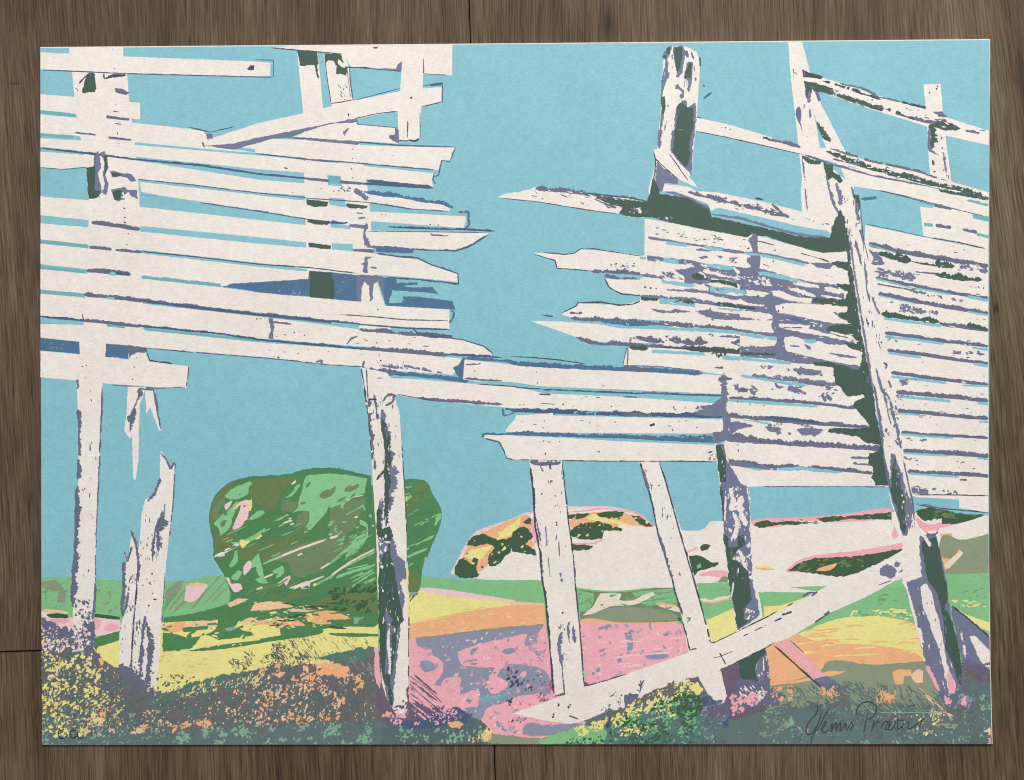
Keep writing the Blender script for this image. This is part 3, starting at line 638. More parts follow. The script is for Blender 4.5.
D('ink', "b1 490 72 492 108 492 128 505 172 500 214 505 267 513 290", .75); Sd('viol', "b1 498 290 525 280 535 282 530 295 505 300", .5)
W('plank', "b1 158 212 345 230 557 250 1024 302 b2 0 302 212 322 212 350 150 354 0 364 b1 1024 364 870 380 557 336 345 312 158 292", .35)
Sd('blue', "b1 868 382 920 368 1024 362 b2 0 364 150 354 210 350 215 318 310 325 400 335 415 440 310 432 210 418 100 412 0 402 b1 1024 402 940 388", .6)
F('teal', "b2 90 395 200 400 200 418 100 412", 14, r=(.3, .7)); F('lilac', "b2 320 360 400 365 400 430 330 425", 16, r=(.25, .5)); F('teal', "b1 897 370 930 372 930 390 890 386", 5, r=(.3, .8))
E('teal', "b1 158 305 340 322", 13, .3, .02); E('viol_d', "b1 340 316 420 322 515 332", 15, .6, .05); E('navy', "b1 430 325 515 332", 11, .6)
Sd('sky', "b1 430 328 440 320 455 325 455 338 430 336", .3)
D('ink', "b1 510 360 512 405 515 458 508 500 524 558 520 593", .9); E('ink', "b1 700 405 750 412 820 418", 4, .9, .1, .45)
E('teal', "b1 557 343 870 376", 15, .3, .03)
# dark green and violet seen through the upright gap columns
for s in ("b2 202 36 290 46 285 65 230 66 204 58", "b2 356 52 445 62 440 73 380 72 358 66", "b2 206 113 298 124 285 138 240 136 208 126", "b2 210 208 300 218 298 234 212 226", "b2 216 320 300 325 306 345 314 360 312 428 260 430 215 424"):
    Sd('dg', s, .5)
Sd('viol', "b2 400 334 470 336 510 342 556 350 540 372 530 420 512 450 500 400 485 360 470 370 462 400 465 430 452 438 450 380 430 360 420 390 418 440 402 436", .7)
Sd('blue', "b2 505 345 555 350 560 366 640 364 640 374 560 376 620 384 700 382 725 412 700 405 540 395 525 450 512 452", .7)
Sd('blue', "b2 585 418 640 420 780 438 788 470 620 462 515 456 525 445 580 445", .7); F('sky', "b2 530 410 590 410 590 440 540 445", 10, r=(.4, 1.1), ang=0)
W('plank', "b1 158 312 330 328 520 345 880 384 1024 403 b2 0 404 420 441 515 456 765 471 765 549 600 540 400 525 0 482 b1 1024 482 530 428 330 408 158 392", .35)
E('teal', "b1 158 401 330 413", 14, .3, .02); E('viol_d', "b1 330 411 530 432 760 460 1024 490 b2 0 489 200 508 400 528", 15, .55, .02); E('navy', "b1 560 437 760 461 1024 491 b2 0 490 200 507 410 530 600 544 765 549", 7, .6, .02)
Sd('sky', "b1 420 420 450 422 450 432 420 430", .3); E('navy', "b2 770 470 785 480 780 505 765 522", 8, 1.0); E('ink', "b2 330 490 450 498 600 512 760 514", 4, .6); D('ink', "b2 484 470", .9); Sd('sky', "b2 300 520 410 530 400 538 300 526", .3); W('plank', "b2 410 532 535 542 535 552 410 545", .3)
W('plank', "b1 158 408 330 424 560 448 1024 500 b2 0 494 410 548 640 567 820 592 897 615 930 642 935 654 820 648 640 638 440 618 0 588 b1 1024 580 560 538 330 510 158 494", .4)
Sd('sky', "b1 158 500 330 518 330 530 158 522", .3); E('navy', "b1 158 498 330 514 560 536 860 564 1024 584 b2 0 592 200 606 440 626 640 640 930 656 970 660", 9, .7, .02); E('viol_d', "b1 330 512 560 538", 13, .6); E('viol_d', "b2 440 622 640 640 760 650", 16, .7)
E('viol_d', "b2 410 550 500 556 620 568 780 580", 14, .9, .05, .1); E('navy', "b2 620 545 640 562 780 575", 6, .7); E('navy', "b2 640 568 820 590 897 614 935 640 935 655", 5)
Sd('viol', "b2 52 505 72 502 76 540 70 588 52 586 62 550", .7); E('viol_d', "b2 70 520 145 528", 7, .6); E('ink', "b2 0 508 40 506", 5, .8, .1, .3); E('viol_d', "b2 360 608 380 585 405 575", 7, .7); D('viol', "b2 155 562 195 572 480 602", .8)
E('teal', "b1 420 532 495 540", 10, .4); E('teal', "b1 556 546 800 570 1024 596", 7, .5, .1); E('ink', "b1 325 490 328 510", 5)
W('plank', "b1 158 527 330 532 560 552 1024 600 b2 0 599 420 629 640 648 822 664 812 690 775 728 640 718 445 705 430 696 250 686 0 656 b1 1024 658 560 620 310 598 158 580", .4)
E('navy', "b1 580 622 700 634 1024 658 b2 0 660 150 672 260 686 430 696", 4, .9, .05, .15); E('viol', "b2 240 680 262 670 262 688", 8)
Sd('blue', "b2 778 700 800 690 822 655 830 660 820 745 800 735", .6); E('blue', "b2 445 708 560 722 640 728 760 742 840 752", 16, .7, .03); E('viol_d', "b2 445 710 550 722", 20, .7)
E('viol', "b2 480 690 560 700 600 695 740 722", 8, 1.0, .1, .3); F('viol', "b2 480 680 620 690 740 725 480 700", 20, r=(.4, 1.0), ang=.1)
E('viol_d', "b2 430 672 425 690 430 720", 9, .8); D('ink', "b2 490 650 495 672 585 678 75 655 92 660", .7)
Sd('blue', "b1 158 583 315 598 315 645 158 632", .4); F('lilac', "b1 190 600 250 605 250 628 190 622", 9, r=(.3, .8), ang=-.5)
E('ink', "b1 330 598 370 600", 3); E('ink', "b1 405 655 440 658", 4)
P(fence, 'white', "b1 312 596 418 600 416 658 315 650", .2)
Sd('blue', "b1 418 605 510 612 505 665 415 655", .4); Sd('viol_d', "b1 505 612 580 622 580 640 545 640 520 650 508 665", .6)
W('plank', "b1 158 633 315 648 420 658 505 668 520 650 545 640 575 648 590 675 742 694 742 720 735 780 620 776 440 764 310 750 158 738", .4)
E('ink', "b1 742 694 742 720 733 775", 4, .8); E('ink', "b1 580 640 590 672 680 684", 5, .8); D('ink', "b1 335 740 325 695 340 690 538 660 530 697 522 745", .6); E('viol_d', "c1 440 5 540 10 620 18 730 12", 4, .7)
# left low post, hanging splinters, broken stump
W('post', "b1 312 748 405 760 c1 405 0 400 100 396 200 388 400 378 600 378 780 d1 372 40 365 150 345 240 320 255 290 200 280 0 c1 290 780 300 640 306 500 310 200 302 0", .5)
E('viol_d', "b1 305 745 312 780 c1 306 0 306 20", 11, .9); E('viol_d', "c1 308 100 314 180 312 300 308 380", 12, 1.3, .05, .25); E('viol_d', "c1 306 400 304 520 302 620 290 780 d1 288 90", 20, 1.1, .05); E('viol_d', "c1 402 10 400 110 394 240 386 440 378 640 376 780", 6, 1.2, .05, .25)
E('viol_d', "d1 376 0 372 80 366 150", 11, 1.2, .05)
F('viol_d', "d1 285 40 345 30 370 150 350 240 290 220", 60, r=(.4, 1.3), ang=.9)
W('splinter', "c1 503 10 575 12 560 55 552 80 548 150 545 300 533 380 524 370 520 205 512 215 490 185 498 120", .5)
W('splinter', "c1 570 18 605 22 612 60 636 185 626 185 610 140 592 92 576 115", .5)
E('viol_d', "c1 560 25 540 70 520 120 512 190", 12, 1.2, .1, .2); E('viol_d', "c1 545 18 605 22 618 90 634 180", 9, 1.0); E('viol_d', "c1 545 20 555 50", 14, 1.0); Sd('viol_d', "c1 500 128 522 118 535 135 520 155 505 150", .7)
W('post', "c1 632 262 655 298 668 338 690 308 680 470 665 600 655 780 d1 642 0 635 130 630 280 612 435 580 438 470 330 470 200 490 0 c1 545 780 550 620 558 510 572 455 612 440 628 400", .6)
W('post', "c1 520 578 538 640 546 780 d1 500 60 488 40 c1 492 780 498 705 488 660 505 690", .5)
E('viol_d', "c1 516 576 535 630 545 690 545 780", 10, 1.0); E('viol_d', "c1 490 660 502 700 520 640", 8, 1.0); E('viol_d', "c1 632 270 655 296 672 335 690 308", 7, 1.0); E('viol_d', "c1 630 370 612 430 580 462", 10, 1.2); E('viol_d', "c1 690 310 682 470 668 600", 5, .9, .05, .3)
E('viol_d', "c1 640 500 628 560 625 660", 28, 1.2, .3); E('viol_d', "c1 620 540 605 620 600 700", 9, 1.2, .2, .2); E('viol_d', "c1 650 470 645 520", 6)
F('viol_d', "c1 590 570 640 560 640 690 590 690", 12, r=(.4, 1.2), ang=1.6, asp=(1.5, 3))
E('viol_d', "c1 488 700 488 780 d1 486 50 480 120", 14, 1.3, .05, .1)
E('ink', "f5 600 0 592 130 575 330 562 560", 9, 1.0, .1, .08); E('viol_d', "f5 640 255 625 400 605 540", 14, 1.3, .1, .2); E('viol_d', "f5 650 290 672 400 660 560 650 680", 26, 1.2, .15); E('viol_d', "f5 630 420 610 620", 18, 1.2, .15, .15)
E('viol_d', "f5 560 40 545 150 520 260", 12, 1.3, .1, .35); F('viol_d', "f5 570 250 690 330 670 650 560 640", 60, r=(.4, 1.2), ang=1.6, spread=.2, asp=(1.5, 3.5)); F('viol_d', "f5 520 20 600 20 590 240 530 240", 26, r=(.4, .9), ang=1.6); F('ink', "f5 610 10 720 10 710 300 620 290", 10, r=(.4, 1.0), ang=.2)
E('ink', "f5 752 10 742 200 735 330", 4, .8, .05, .4)

# ---------------- middle post
W('post', "b2 415 698 520 720 c2 550 0 553 60 570 120 578 260 588 400 596 560 598 780 d2 598 0 604 150 606 300 603 500 585 530 555 520 525 480 500 400 482 0 c2 480 780 478 600 465 400 460 300 445 130 430 40", .35)
E('ink', "b2 418 700 432 780 c2 430 20 447 130 462 300", 5, .9, .03, .1); E('viol_d', "b2 438 705 445 780 c2 440 0 445 60", 5)
E('viol_d', "c2 450 60 455 180 466 250 474 340", 12, 1.3, .05, .3); E('viol_d', "c2 470 40 480 100 482 140", 9, 1.1); E('ink', "c2 445 60 480 60", 8)
Sd('viol', "b2 470 745 490 738 520 745 580 738 570 750 525 760 510 780 c2 500 10 485 0 b2 480 770", .8)
E('viol_d', "c2 495 10 520 20 570 20", 8, .9); E('viol_d', "c2 500 70 520 45 548 40 545 70 512 85", 10, .9)
E('viol', "c2 500 100 510 180 525 250 545 360 535 420 530 500", 26, 1.0, .15)
E('dg', "c2 503 140 512 200 522 260 518 340 520 400 522 480 518 560", 20, .9, .08); E('dg', "c2 478 378 500 352 520 338", 9, .7)
E('viol', "c2 500 450 490 520 495 560 505 600", 24, .8); E('dg', "c2 490 490 488 560 495 600", 22, .7)
Sd('viol', "c2 485 600 540 600 550 640 565 680 590 700 592 760 570 780 d2 590 60 575 160 560 300 545 420 545 480 528 500 510 400 490 200 492 0 c2 490 700", .9)
Sd('dg', "c2 480 575 530 560 545 600 532 620 535 680 548 720 555 780 d2 560 20 580 120 585 150 560 180 555 250 545 330 540 400 530 410 510 400 495 330 488 180 485 0 c2 490 720 500 680 528 650 515 615 482 608", .8)
E('viol', "d2 520 90 530 200 520 350 540 470", 22, .9, .1); E('white', "d2 530 180 525 240 532 330 528 390", 11, 1.0); Sd('dg', "d2 515 95 540 92 540 115 515 120", .6)
F('white', "c2 488 600 545 600 560 770 490 720", 16, r=(.5, 1.4), ang=1); E('viol', "c2 540 610 545 680 580 700 590 770", 20, 1.2)
E('ink', "c2 578 240 590 420 598 600", 4, .8, .05, .4); E('ink', "c2 600 700 d2 606 120 604 380", 4, .9, .05, .3); E('yellow', "c2 600 700 d2 600 0 606 140", 7, .7)
E('dg', "d2 520 360 540 490", 16, .8)

# ---------------- right half: upright posts
W('post', "a4 95 165 150 165 182 285 190 400 230 640 270 780 b4 280 60 300 110 262 170 150 90 145 0 a4 150 700 130 520 105 300", .35)
W('post', "a4 628 332 695 330 705 445 718 560 738 720 655 705 645 560 638 430", .3)
W('post', "b4 612 60 893 90 893 235 628 180", .2)
W('plank', "a4 155 285 280 320 460 380 630 430 720 462 893 515 893 572 720 535 640 497 420 430 280 380 165 330", .4)
Sd('ink', "a4 150 272 175 285 235 300 225 312 180 305 152 305", .6); E('ink', "a4 230 318 300 338 400 372 460 392", 9, 1.2, .1, .35); E('viol_d', "a4 300 330 380 345 450 380 540 402", 7, 1.1, .1, .15); E('ink', "a4 540 402 640 425", 9, .9)
Sd('dg', "a4 158 318 200 325 270 348 275 375 200 358 185 370 180 410 165 380", .6); E('dg', "a4 285 372 360 398 470 432", 18, .6, .05); E('viol_d', "a4 270 350 280 378", 6); E('dg', "a4 480 430 540 450 600 470", 11, .8, .1, .1)
E('viol_d', "a4 590 465 650 480 720 478", 14, 1.0); Sd('viol_d', "a4 665 440 700 440 725 462 690 462", .7); Sd('dg', "a4 650 492 690 480 740 485 775 508 720 515 680 505 650 505", .6); E('viol_d', "a4 795 515 850 525", 10, 1.0, .1, .3)
E('dg', "a4 660 500 670 540 655 590", 22, .9); E('viol', "a4 650 510 650 590 690 610", 12, 1.0, .1, .1); E('dg', "a4 665 630 670 680", 9, .9, .1, .2); E('viol', "a4 695 505 705 600 718 680", 8, 1.2, .1, .4); D('ink', "a4 652 365 684 340 680 350", 1.0)
# diagonal brace and long rail
W('brace', "a4 190 350 215 390 320 595 330 660 300 660 250 600 205 470 185 400", .3)
E('dg', "a4 210 480 235 530 262 558", 20, .8, .3); E('viol_d', "a4 205 360 218 400", 12, .8); Sd('viol_d', "a4 130 425 140 418 148 440 145 480 152 520 140 490 122 450", .6); E('viol', "a4 180 430 182 465", 7); E('viol', "a4 178 360 175 405", 10)
W('post', "a4 230 630 352 735 360 780 b4 355 0 375 60 385 180 420 300 440 450 470 650 500 780 c4 515 0 530 150 545 250 575 430 600 530 620 600 560 650 535 560 500 470 470 250 440 0 b4 425 780 400 600 360 350 330 200 320 120 300 20 a4 270 780", .5)
P(fence, 'white', "b4 262 40 300 -10 330 60 320 130 285 140 262 110", .2)
W('plank', "a3 730 462 880 495 1024 540 a4 0 532 140 580 240 583 420 636 650 690 893 758 893 795 640 730 480 690 300 645 150 608 0 575 a3 1024 578 850 540 728 516", .35)
W('plank', "a4 300 655 420 670 640 735 893 795 b4 893 105 700 60 450 0 a4 330 730", .35)
E('ink', "a3 728 516 850 540 1024 578 a4 0 575 150 608", 3.5, .5); E('viol_d', "a4 0 545 60 555 145 580", 13, 1.1, .1, .2); D('ink', "a3 835 503 848 503 868 510", .6); E('ink', "a3 995 540 1024 550", 8, 1.0)
E('viol_d', "a4 145 605 230 635 420 690 640 732", 7, .8); E('dg', "a4 245 595 330 630 420 662 540 690 640 720 760 742 893 780", 17, .9, .08); E('viol_d', "a4 260 585 420 634 600 672 720 712", 9, 1.2, .1, .3); E('dg', "a4 480 680 560 695 640 718", 20, .7); E('viol_d', "a4 270 625 380 652", 7, .8)
E('navy', "b4 450 0 560 25 700 62 893 108", 3.5, .5); E('dg', "b4 690 0 893 35", 14, .8, .05); E('teal', "b4 800 40 893 60", 10, .6)
Sd('sky', "b4 380 0 450 0 560 28 665 62 665 72 614 65 628 180 420 140 395 132 370 40", .3); E('navy', "b4 450 2 560 28 668 60", 3, .5); E('navy', "b4 400 134 520 158 640 186", 3); Sd('blue', "b4 375 35 400 28 440 25 445 35 400 42", .5)
E('viol_d', "b4 670 60 740 75", 12, .8); E('viol_d', "b4 675 138 738 148", 15, .7); E('viol_d', "b4 782 155 840 168", 12, .7); E('ink', "b4 640 185 760 205 870 230", 5, .9, .1, .2); Sd('teal', "b4 820 95 893 105 893 125 825 112", .3); Sd('teal', "b4 630 130 665 132 665 145 632 142", .3); Sd('teal', "b4 835 168 893 178 893 190 840 180", .3)
E('dg', "a4 150 615 180 640 225 640", 14, .8); Sd('dg', "a4 232 635 270 650 275 680 300 690 312 710 300 722 270 700 250 712 240 670", .8); E('viol', "a4 245 690 255 740 270 780", 10, 1.1); E('viol', "a4 285 720 300 780 b4 300 60", 14, 1.1, .1, .2); E('viol', "a4 150 620 160 700 165 780 b4 170 80", 6, 1.0, .1, .25); E('viol', "a4 345 735 355 780", 8, 1.0)
Sd('dg', "b4 352 20 375 20 380 60 372 90 378 130 362 60", .6); E('viol', "b4 360 30 375 140 395 220 415 320 425 420", 12, 1.2, .1, .15); E('viol', "b4 258 0 275 60 300 100", 11, 1.1, .1, .2)
# top right post
W('post', "a3 605 225 622 195 640 183 735 203 750 250 742 350 735 480 712 690 690 705 575 700 560 780 b3 548 30 545 0 a3 560 690 580 600 595 400", .35)
Sd('viol', "a3 600 218 620 186 640 184 636 210 612 240", .6); Sd('dg', "a3 622 190 635 184 634 205 624 218", .5); Sd('viol', "a3 640 184 682 182 692 200 690 260 670 305 655 295 650 240", .6); Sd('dg', "a3 645 184 678 182 678 220 668 260 655 285 650 230", .6)
E('viol', "a3 700 190 722 215 715 260 695 300", 12, 1.0, .1, .1); Sd('dg', "a3 695 262 715 235 718 275 700 308 688 300", .6); E('viol', "a3 690 310 700 380", 10, 1.1); E('dg', "a3 746 225 750 260", 7)
E('viol', "a3 615 240 605 320 600 420 592 520 588 585", 13, 1.2, .05, .12); E('dg', "a3 605 380 598 440", 9, .8); E('viol', "a3 625 215 628 260", 10, 1.0)
E('viol', "a3 650 330 665 350 680 380 690 395", 18, 1.2, .2, .1); F('viol', "a3 640 320 730 310 710 400 650 400", 14, r=(.4, 1.2), ang=1.4)
Sd('viol', "a3 660 410 690 392 725 420 735 470 722 560 714 690 640 610 632 590 640 500", .9); Sd('dg', "a3 668 412 690 400 700 422 725 425 722 500 705 560 710 600 700 650 690 660 640 600 645 540 655 480", .8)
E('viol', "a3 645 440 648 500 640 560", 10, 1.2); F('viol', "a3 590 560 640 590 630 605 590 590", 8, r=(.4, 1.0))
W('plank', "a3 565 590 600 582 720 712 740 740 660 705 572 620", .35); W('plank', "a3 628 606 640 604 708 702 695 710", .3); E('ink', "a3 625 602 700 710", 4, .6); E('ink', "a3 565 595 572 625 660 705", 4, .7)
Sd('viol', "a3 580 640 640 690 665 705 660 725 610 720 600 755 575 750 572 700", .8); E('ink', "a3 575 620 570 690 560 740", 5, .8)
P(fence, 'white', "t1 195 222 205 180 240 130 330 122 400 145 460 215 465 300 440 600 435 780 150 780 160 620 190 400", .3)
for c_, s_ in (('viol', "t1 200 150 215 130 245 128 240 185 215 225 225 300 200 420 190 480 175 470 195 330 195 240 172 205 205 185"), ('dg', "t1 168 205 200 195 205 220 185 226"), ('dg', "t1 205 140 240 132 236 180 210 190"),
    ('viol', "t1 262 130 335 122 352 160 345 260 330 325 300 372 275 365 285 325 270 250 258 180"), ('dg', "t1 265 140 330 128 330 200 305 315 285 322 272 240"), ('viol', "t1 375 250 412 250 408 385 385 480 372 485 372 400 345 380 350 320"), ('dg', "t1 385 255 402 252 395 370 348 378 352 320"),
    ('viol', "t1 275 430 300 418 312 440 345 470 340 525 320 540 305 500 330 490 300 462 276 462"), ('dg', "t1 165 520 195 515 200 600 190 650 165 655"), ('viol', "t1 155 660 185 650 180 720 165 780 150 780"), ('viol', "t1 280 600 320 560 360 550 370 600 430 570 440 600 430 780 265 780"), ('dg', "t1 285 600 325 565 360 590 375 615 420 595 415 780 275 780 290 680"), ('dg', "t1 462 220 474 235 470 290 462 280")):
    Sd(c_, s_, .7)
E('viol', "t1 355 160 376 215", 22, 1.0, .3); E('viol', "t1 400 170 418 230", 14, 1.0, .3); E('viol', "t1 225 330 215 380", 12, 1.0); E('viol', "t1 350 390 345 450", 6); E('viol', "t1 365 390 368 440", 5); E('dg', "t1 368 165 374 200", 10, .8); E('navy', "t1 495 535 560 488", 12, .8); D('navy', "t1 498 435", .9); E('navy', "t1 440 680 480 682", 7, .8); E('viol', "t1 250 190 252 230", 10, .9)
E('white', "t1 150 780 160 650 168 600", 6, .6)
# top beam with its long dark green ink
W('beam', "b2 955 28 985 15 1024 8 a3 30 758 100 737 300 760 460 775 b3 540 40 530 110 430 94 250 70 100 45 0 37", .4)
E('viol_d', "a3 100 742 200 750 300 762 320 775", 16, 1.1, .1, .15); E('navy', "a3 300 762 470 778 b3 548 46", 8, .6); E('ink', "b2 960 30 1024 38 b3 100 45 300 78 430 95", 3.5, .7)
Sd('dg', "b3 320 20 400 30 540 46 552 0 a3 548 775 565 690 575 780 b3 610 0 700 28 785 70 795 105 1024 150 b4 0 152 130 182 260 188 268 140 305 90 325 130 340 240 300 245 230 248 120 222 0 180 b3 1024 182 930 186 740 150 640 132 560 108 480 105 430 95 440 70 380 50", .8)
F('white', "b3 470 70 530 70 520 90 470 90", 8, r=(.5, 1.3), ang=0); F('viol', "b3 560 100 640 110 630 130 580 120", 10, r=(.5, 1.4), ang=.2); F('white', "b3 580 100 620 110 610 125 580 115", 6, r=(.4, 1.0), ang=.2); F('viol', "b3 720 80 790 90 780 105 720 100", 6, r=(.5, 1.1), ang=.2)
E('viol', "b3 600 0 700 28 790 75", 8, .8); E('viol_d', "b3 420 70 360 50 330 35", 8, 1.1)
W('rail', "a3 608 725 700 735 730 750 b3 690 0 820 10 1024 48 b4 0 52 150 85 270 108 300 105 262 150 240 160 150 145 0 103 b3 1024 122 900 88 820 70 792 82 780 55 650 5 a3 600 755", .4)
E('viol_d', "b3 700 8 800 30 860 45 930 62 1024 85", 16, 1.2, .1, .1); E('viol_d', "b4 0 85 40 95 85 100", 14, 1.0); E('viol_d', "b4 30 55 70 95 100 108", 9, .9); F('viol_d', "b3 640 0 800 20 1000 60 960 75 760 40", 30, r=(.4, 1.2), ang=.25); Sd('ink', "b3 960 30 980 28 1000 40 970 38", .5)
Sd('sky', "b3 825 72 900 92 1024 126 b4 0 104 150 146 190 160 180 175 80 155 0 138 b3 1024 140 900 118 830 98", .4); E('viol', "b3 790 95 900 110 1024 142 b4 0 142 120 172 250 186", 9, .8)

# ---------------- right panel: white ground with planks
panel = W('plank', "b3 530 112 640 130 740 152 930 186 1024 184 b4 0 190 120 222 230 248 340 242 380 420 420 700 c4 430 0 480 400 500 405 480 405 0 402 c3 925 405 870 350 860 320 845 300 845 0 b3 845 720 640 700 470 690 470 620 560 620 640 560 640 350 530 258", .3)
Sd('white', "b3 465 620 560 628 840 652 840 728 640 700 445 690", .2)
W('plank', "b4 400 138 640 188 893 236 893 780 c4 893 0 893 506 768 488 600 448 570 430 530 250 490 0 b4 480 780 420 450 392 260", .3)
E('ink', "b3 465 618 462 690", 4, .4); E('ink', "b3 460 618 445 690", 3, .4)
# gaps of the left block
E('viol_d', "b3 540 187 640 202 740 218 840 234 950 247", 12, .7, .02); Sd('sky', "b3 615 202 695 212 695 224 618 214", .4); Sd('sky', "b3 760 222 835 232 835 242 760 236", .4); E('viol_d', "b3 730 232 800 238", 9, 1.0)
E('viol_d', "b3 535 265 640 276 760 294 880 320 950 340", 20, 1.0, .02); Sd('sky', "b3 605 268 690 280 690 292 608 284", .5); Sd('sky', "b3 770 288 880 308 905 322 800 312", .6); Sd('viol', "b3 930 195 968 175 972 230 985 260 980 320 940 310 950 270 930 240 950 225", 1.2)
Sd('sky', "b3 925 240 985 250 985 258 930 250", .4)
E('viol', "b3 740 160 745 185", 7, 1.0); E('viol', "b3 810 180 820 195 860 198", 7, 1.0); F('viol', "b3 700 250 950 290 950 310 700 280", 40, r=(.5, 1.6), ang=.15, asp=(1, 3))
# jutting broken planks
W('plank', "b3 90 250 130 247 200 253 225 252 252 248 280 232 400 242 530 258 620 285 700 312 720 340 700 345 580 335 300 318 185 308 178 280 130 264", .4)
E('ink', "b3 130 246 215 254 250 250 280 232 330 232 530 262", 4, .8); E('ink', "b3 90 250 130 264 178 278 185 308 320 318", 4, .7)
F('ink', "b3 390 285 520 290 640 310 640 330 400 310", 26, r=(.4, .9), ang=.2); E('viol_d', "b3 320 320 480 326 580 338 700 350", 12, 1.0, .05, .05)
Sd('sky', "b3 375 335 520 336 525 352 400 348", .4); E('viol_d', "b3 372 338 430 348 500 352", 13, 1.0); E('viol_d', "b3 520 340 590 352 720 372 800 372", 26, 1.0, .05); Sd('sky', "b3 600 348 720 366 720 384 600 366", .6)
W('plank', "b3 378 348 420 352 520 354 700 388 940 398 1024 402 1024 448 900 430 700 424 560 418 440 410 395 385", .45)
E('ink', "b3 370 345 392 385 440 410 560 418", 5, .8); E('viol_d', "b3 560 420 700 426 860 436 1010 455", 10, 1.0, .05); F('ink', "b3 520 380 600 380 600 388 520 390", 8, r=(.4, .8), ang=0)
E('viol_d', "b3 620 395 700 405 800 402 940 410", 12, 1.2, .1, .25)
Sd('viol_d', "b3 515 420 585 420 585 438 515 438", .5); Sd('dg', "b3 520 424 560 424 560 434 520 434", .4); Sd('sky', "b3 590 425 690 428 760 440 900 448 800 455 640 450 590 448", .6); E('dg', "b3 660 436 720 442", 17, .8, .2); E('dg', "b3 800 452 880 458 970 468", 20, .9); E('navy', "b3 640 440 680 432", 10, 1.0)
W('plank', "b3 200 488 265 455 268 446 430 453 520 437 600 452 760 458 1024 482 1024 548 800 526 560 512 350 506 235 500", .45)
E('ink', "b3 200 486 262 456 268 444 360 442 430 454 480 450 520 437", 5, .8); E('viol_d', "b3 235 484 285 484", 9, 1.0); E('navy', "b3 125 490 160 498 200 496", 6, 1.0, .1, .2); E('viol_d', "b3 555 470 640 478 715 478", 17, 1.2, .2); E('viol_d', "b3 730 484 820 478 880 494 1000 520", 26, 1.1, .1); E('viol', "b3 780 465 790 485 800 515", 14, 1.0)
E('viol_d', "b3 240 506 380 512 560 524 800 540 1024 566", 15, .9, .03); E('blue', "b3 360 516 480 528 560 526", 16, 1.0); Sd('sky', "b3 580 540 800 545 1000 566 1000 574 800 560 580 552", .6); F('sky', "b3 380 515 480 520 480 532 380 528", 8, r=(.4, 1), ang=0)
W('plank', "b3 78 515 200 518 350 528 430 545 560 548 800 562 1024 578 1024 628 900 622 700 610 600 604 500 602 320 600 260 580", .45)
E('viol_d', "b3 260 580 320 602 480 610 640 618 760 622", 13, 1.0, .05); E('viol_d', "b3 495 578 560 590 600 596", 18, 1.2, .2); E('viol_d', "b3 630 590 700 598 780 600", 22, 1.2, .2); F('viol_d', "b3 380 580 620 575 640 598 400 600", 26, r=(.4, 1.1), ang=.1); E('viol_d', "b3 870 600 960 610 1024 612", 18, 1.2, .2); E('viol_d', "b3 820 575 915 580", 8, 1.0)
E('dg', "b3 470 620 545 622", 18, .8, .2); E('dg', "b3 690 625 800 630 940 638 1024 650", 20, .8, .1); E('dg', "b3 590 618 720 628", 6, .9); Sd('sky', "b3 560 628 760 640 770 652 560 642", .5); Sd('sky', "b3 830 650 1024 664 1024 682 840 668", .5); F('dg', "b3 790 640 850 640 840 665 790 660", 10, r=(.5, 1.4)); F('viol', "b3 780 560 800 560 800 580 780 575", 4, r=(.5, 1.4)); E('viol_d', "b3 980 695 1024 700", 10, 1.0); E('viol_d', "b3 805 698 840 702", 10, 1.0)
# long planks of the lower left block
W('plank', "b2 825 668 1024 686 b3 0 690 200 700 440 714 760 724 845 732 845 780 c3 845 40 400 20 130 10 0 -10 c2 1024 -5 870 -10 b2 820 745", .3)
E('blue', "b3 0 682 200 694 440 704 640 714 760 722", 18, .6, .03); E('viol_d', "b3 445 702 540 708", 18, .5, .05); E('ink', "b3 0 655 90 660 180 668 300 684", 4, .8, .1, .1); E('blue', "b2 830 662 980 672 1024 680", 11, .7); E('viol_d', "b2 830 688 890 684", 6, .8); E('viol_d', "b2 825 742 900 748 975 752", 8, .8); D('ink', "b2 865 712 b3 105 718 108 760 370 772 820 750 830 700", .7)
E('viol_d', "b3 440 690 600 696 760 714", 4, .6)
W('plank', "b2 450 746 520 740 640 745 840 762 1024 778 c2 1024 8 c3 130 36 440 50 840 78 845 128 400 108 100 98 0 94 c2 1024 96 975 92 700 66 555 43 b2 480 775", .35)
E('ink', "c2 870 0 1024 10 c3 30 14 130 20", 4, .6); E('navy', "c3 130 22 440 34 640 40 840 46", 7, .7, .03); Sd('sky', "c3 150 24 430 38 440 48 150 38", .3); Sd('sky', "c3 530 38 830 52 830 58 530 46", .3); E('viol_d', "c3 520 32 640 40", 8, .8)
E('ink', "c3 115 40 160 42", 6); E('ink', "c3 445 50 500 52", 5, .8); E('ink', "c3 120 76 250 82", 4, 1.0, .1, .5); D('ink', "c3 400 88 645 92 690 94 365 5", .6)
E('viol_d', "c2 640 52 700 62 800 68 975 80", 12, .9); E('ink', "c2 560 40 700 66", 3); E('navy', "c3 0 102 80 104 170 108 440 118 640 122 845 126", 17, .7, .02); F('sky', "c3 250 108 450 114 450 124 250 118", 10, r=(.4, 1), ang=0); E('viol_d', "c3 445 120 560 122", 15, .6)
Sd('viol', "c3 735 85 800 80 820 70 845 60 845 130 770 125 720 115 760 100", 1.1); F('viol', "c3 640 90 740 92 760 108 650 105", 16, r=(.4, 1.2), ang=0, asp=(1, 3))
Sd('sky', "c3 0 122 26 124 0 165", .3); E('blue', "c2 975 95 980 125 1024 112", 8, .8); E('blue', "c2 985 98 1024 100", 10, .7)
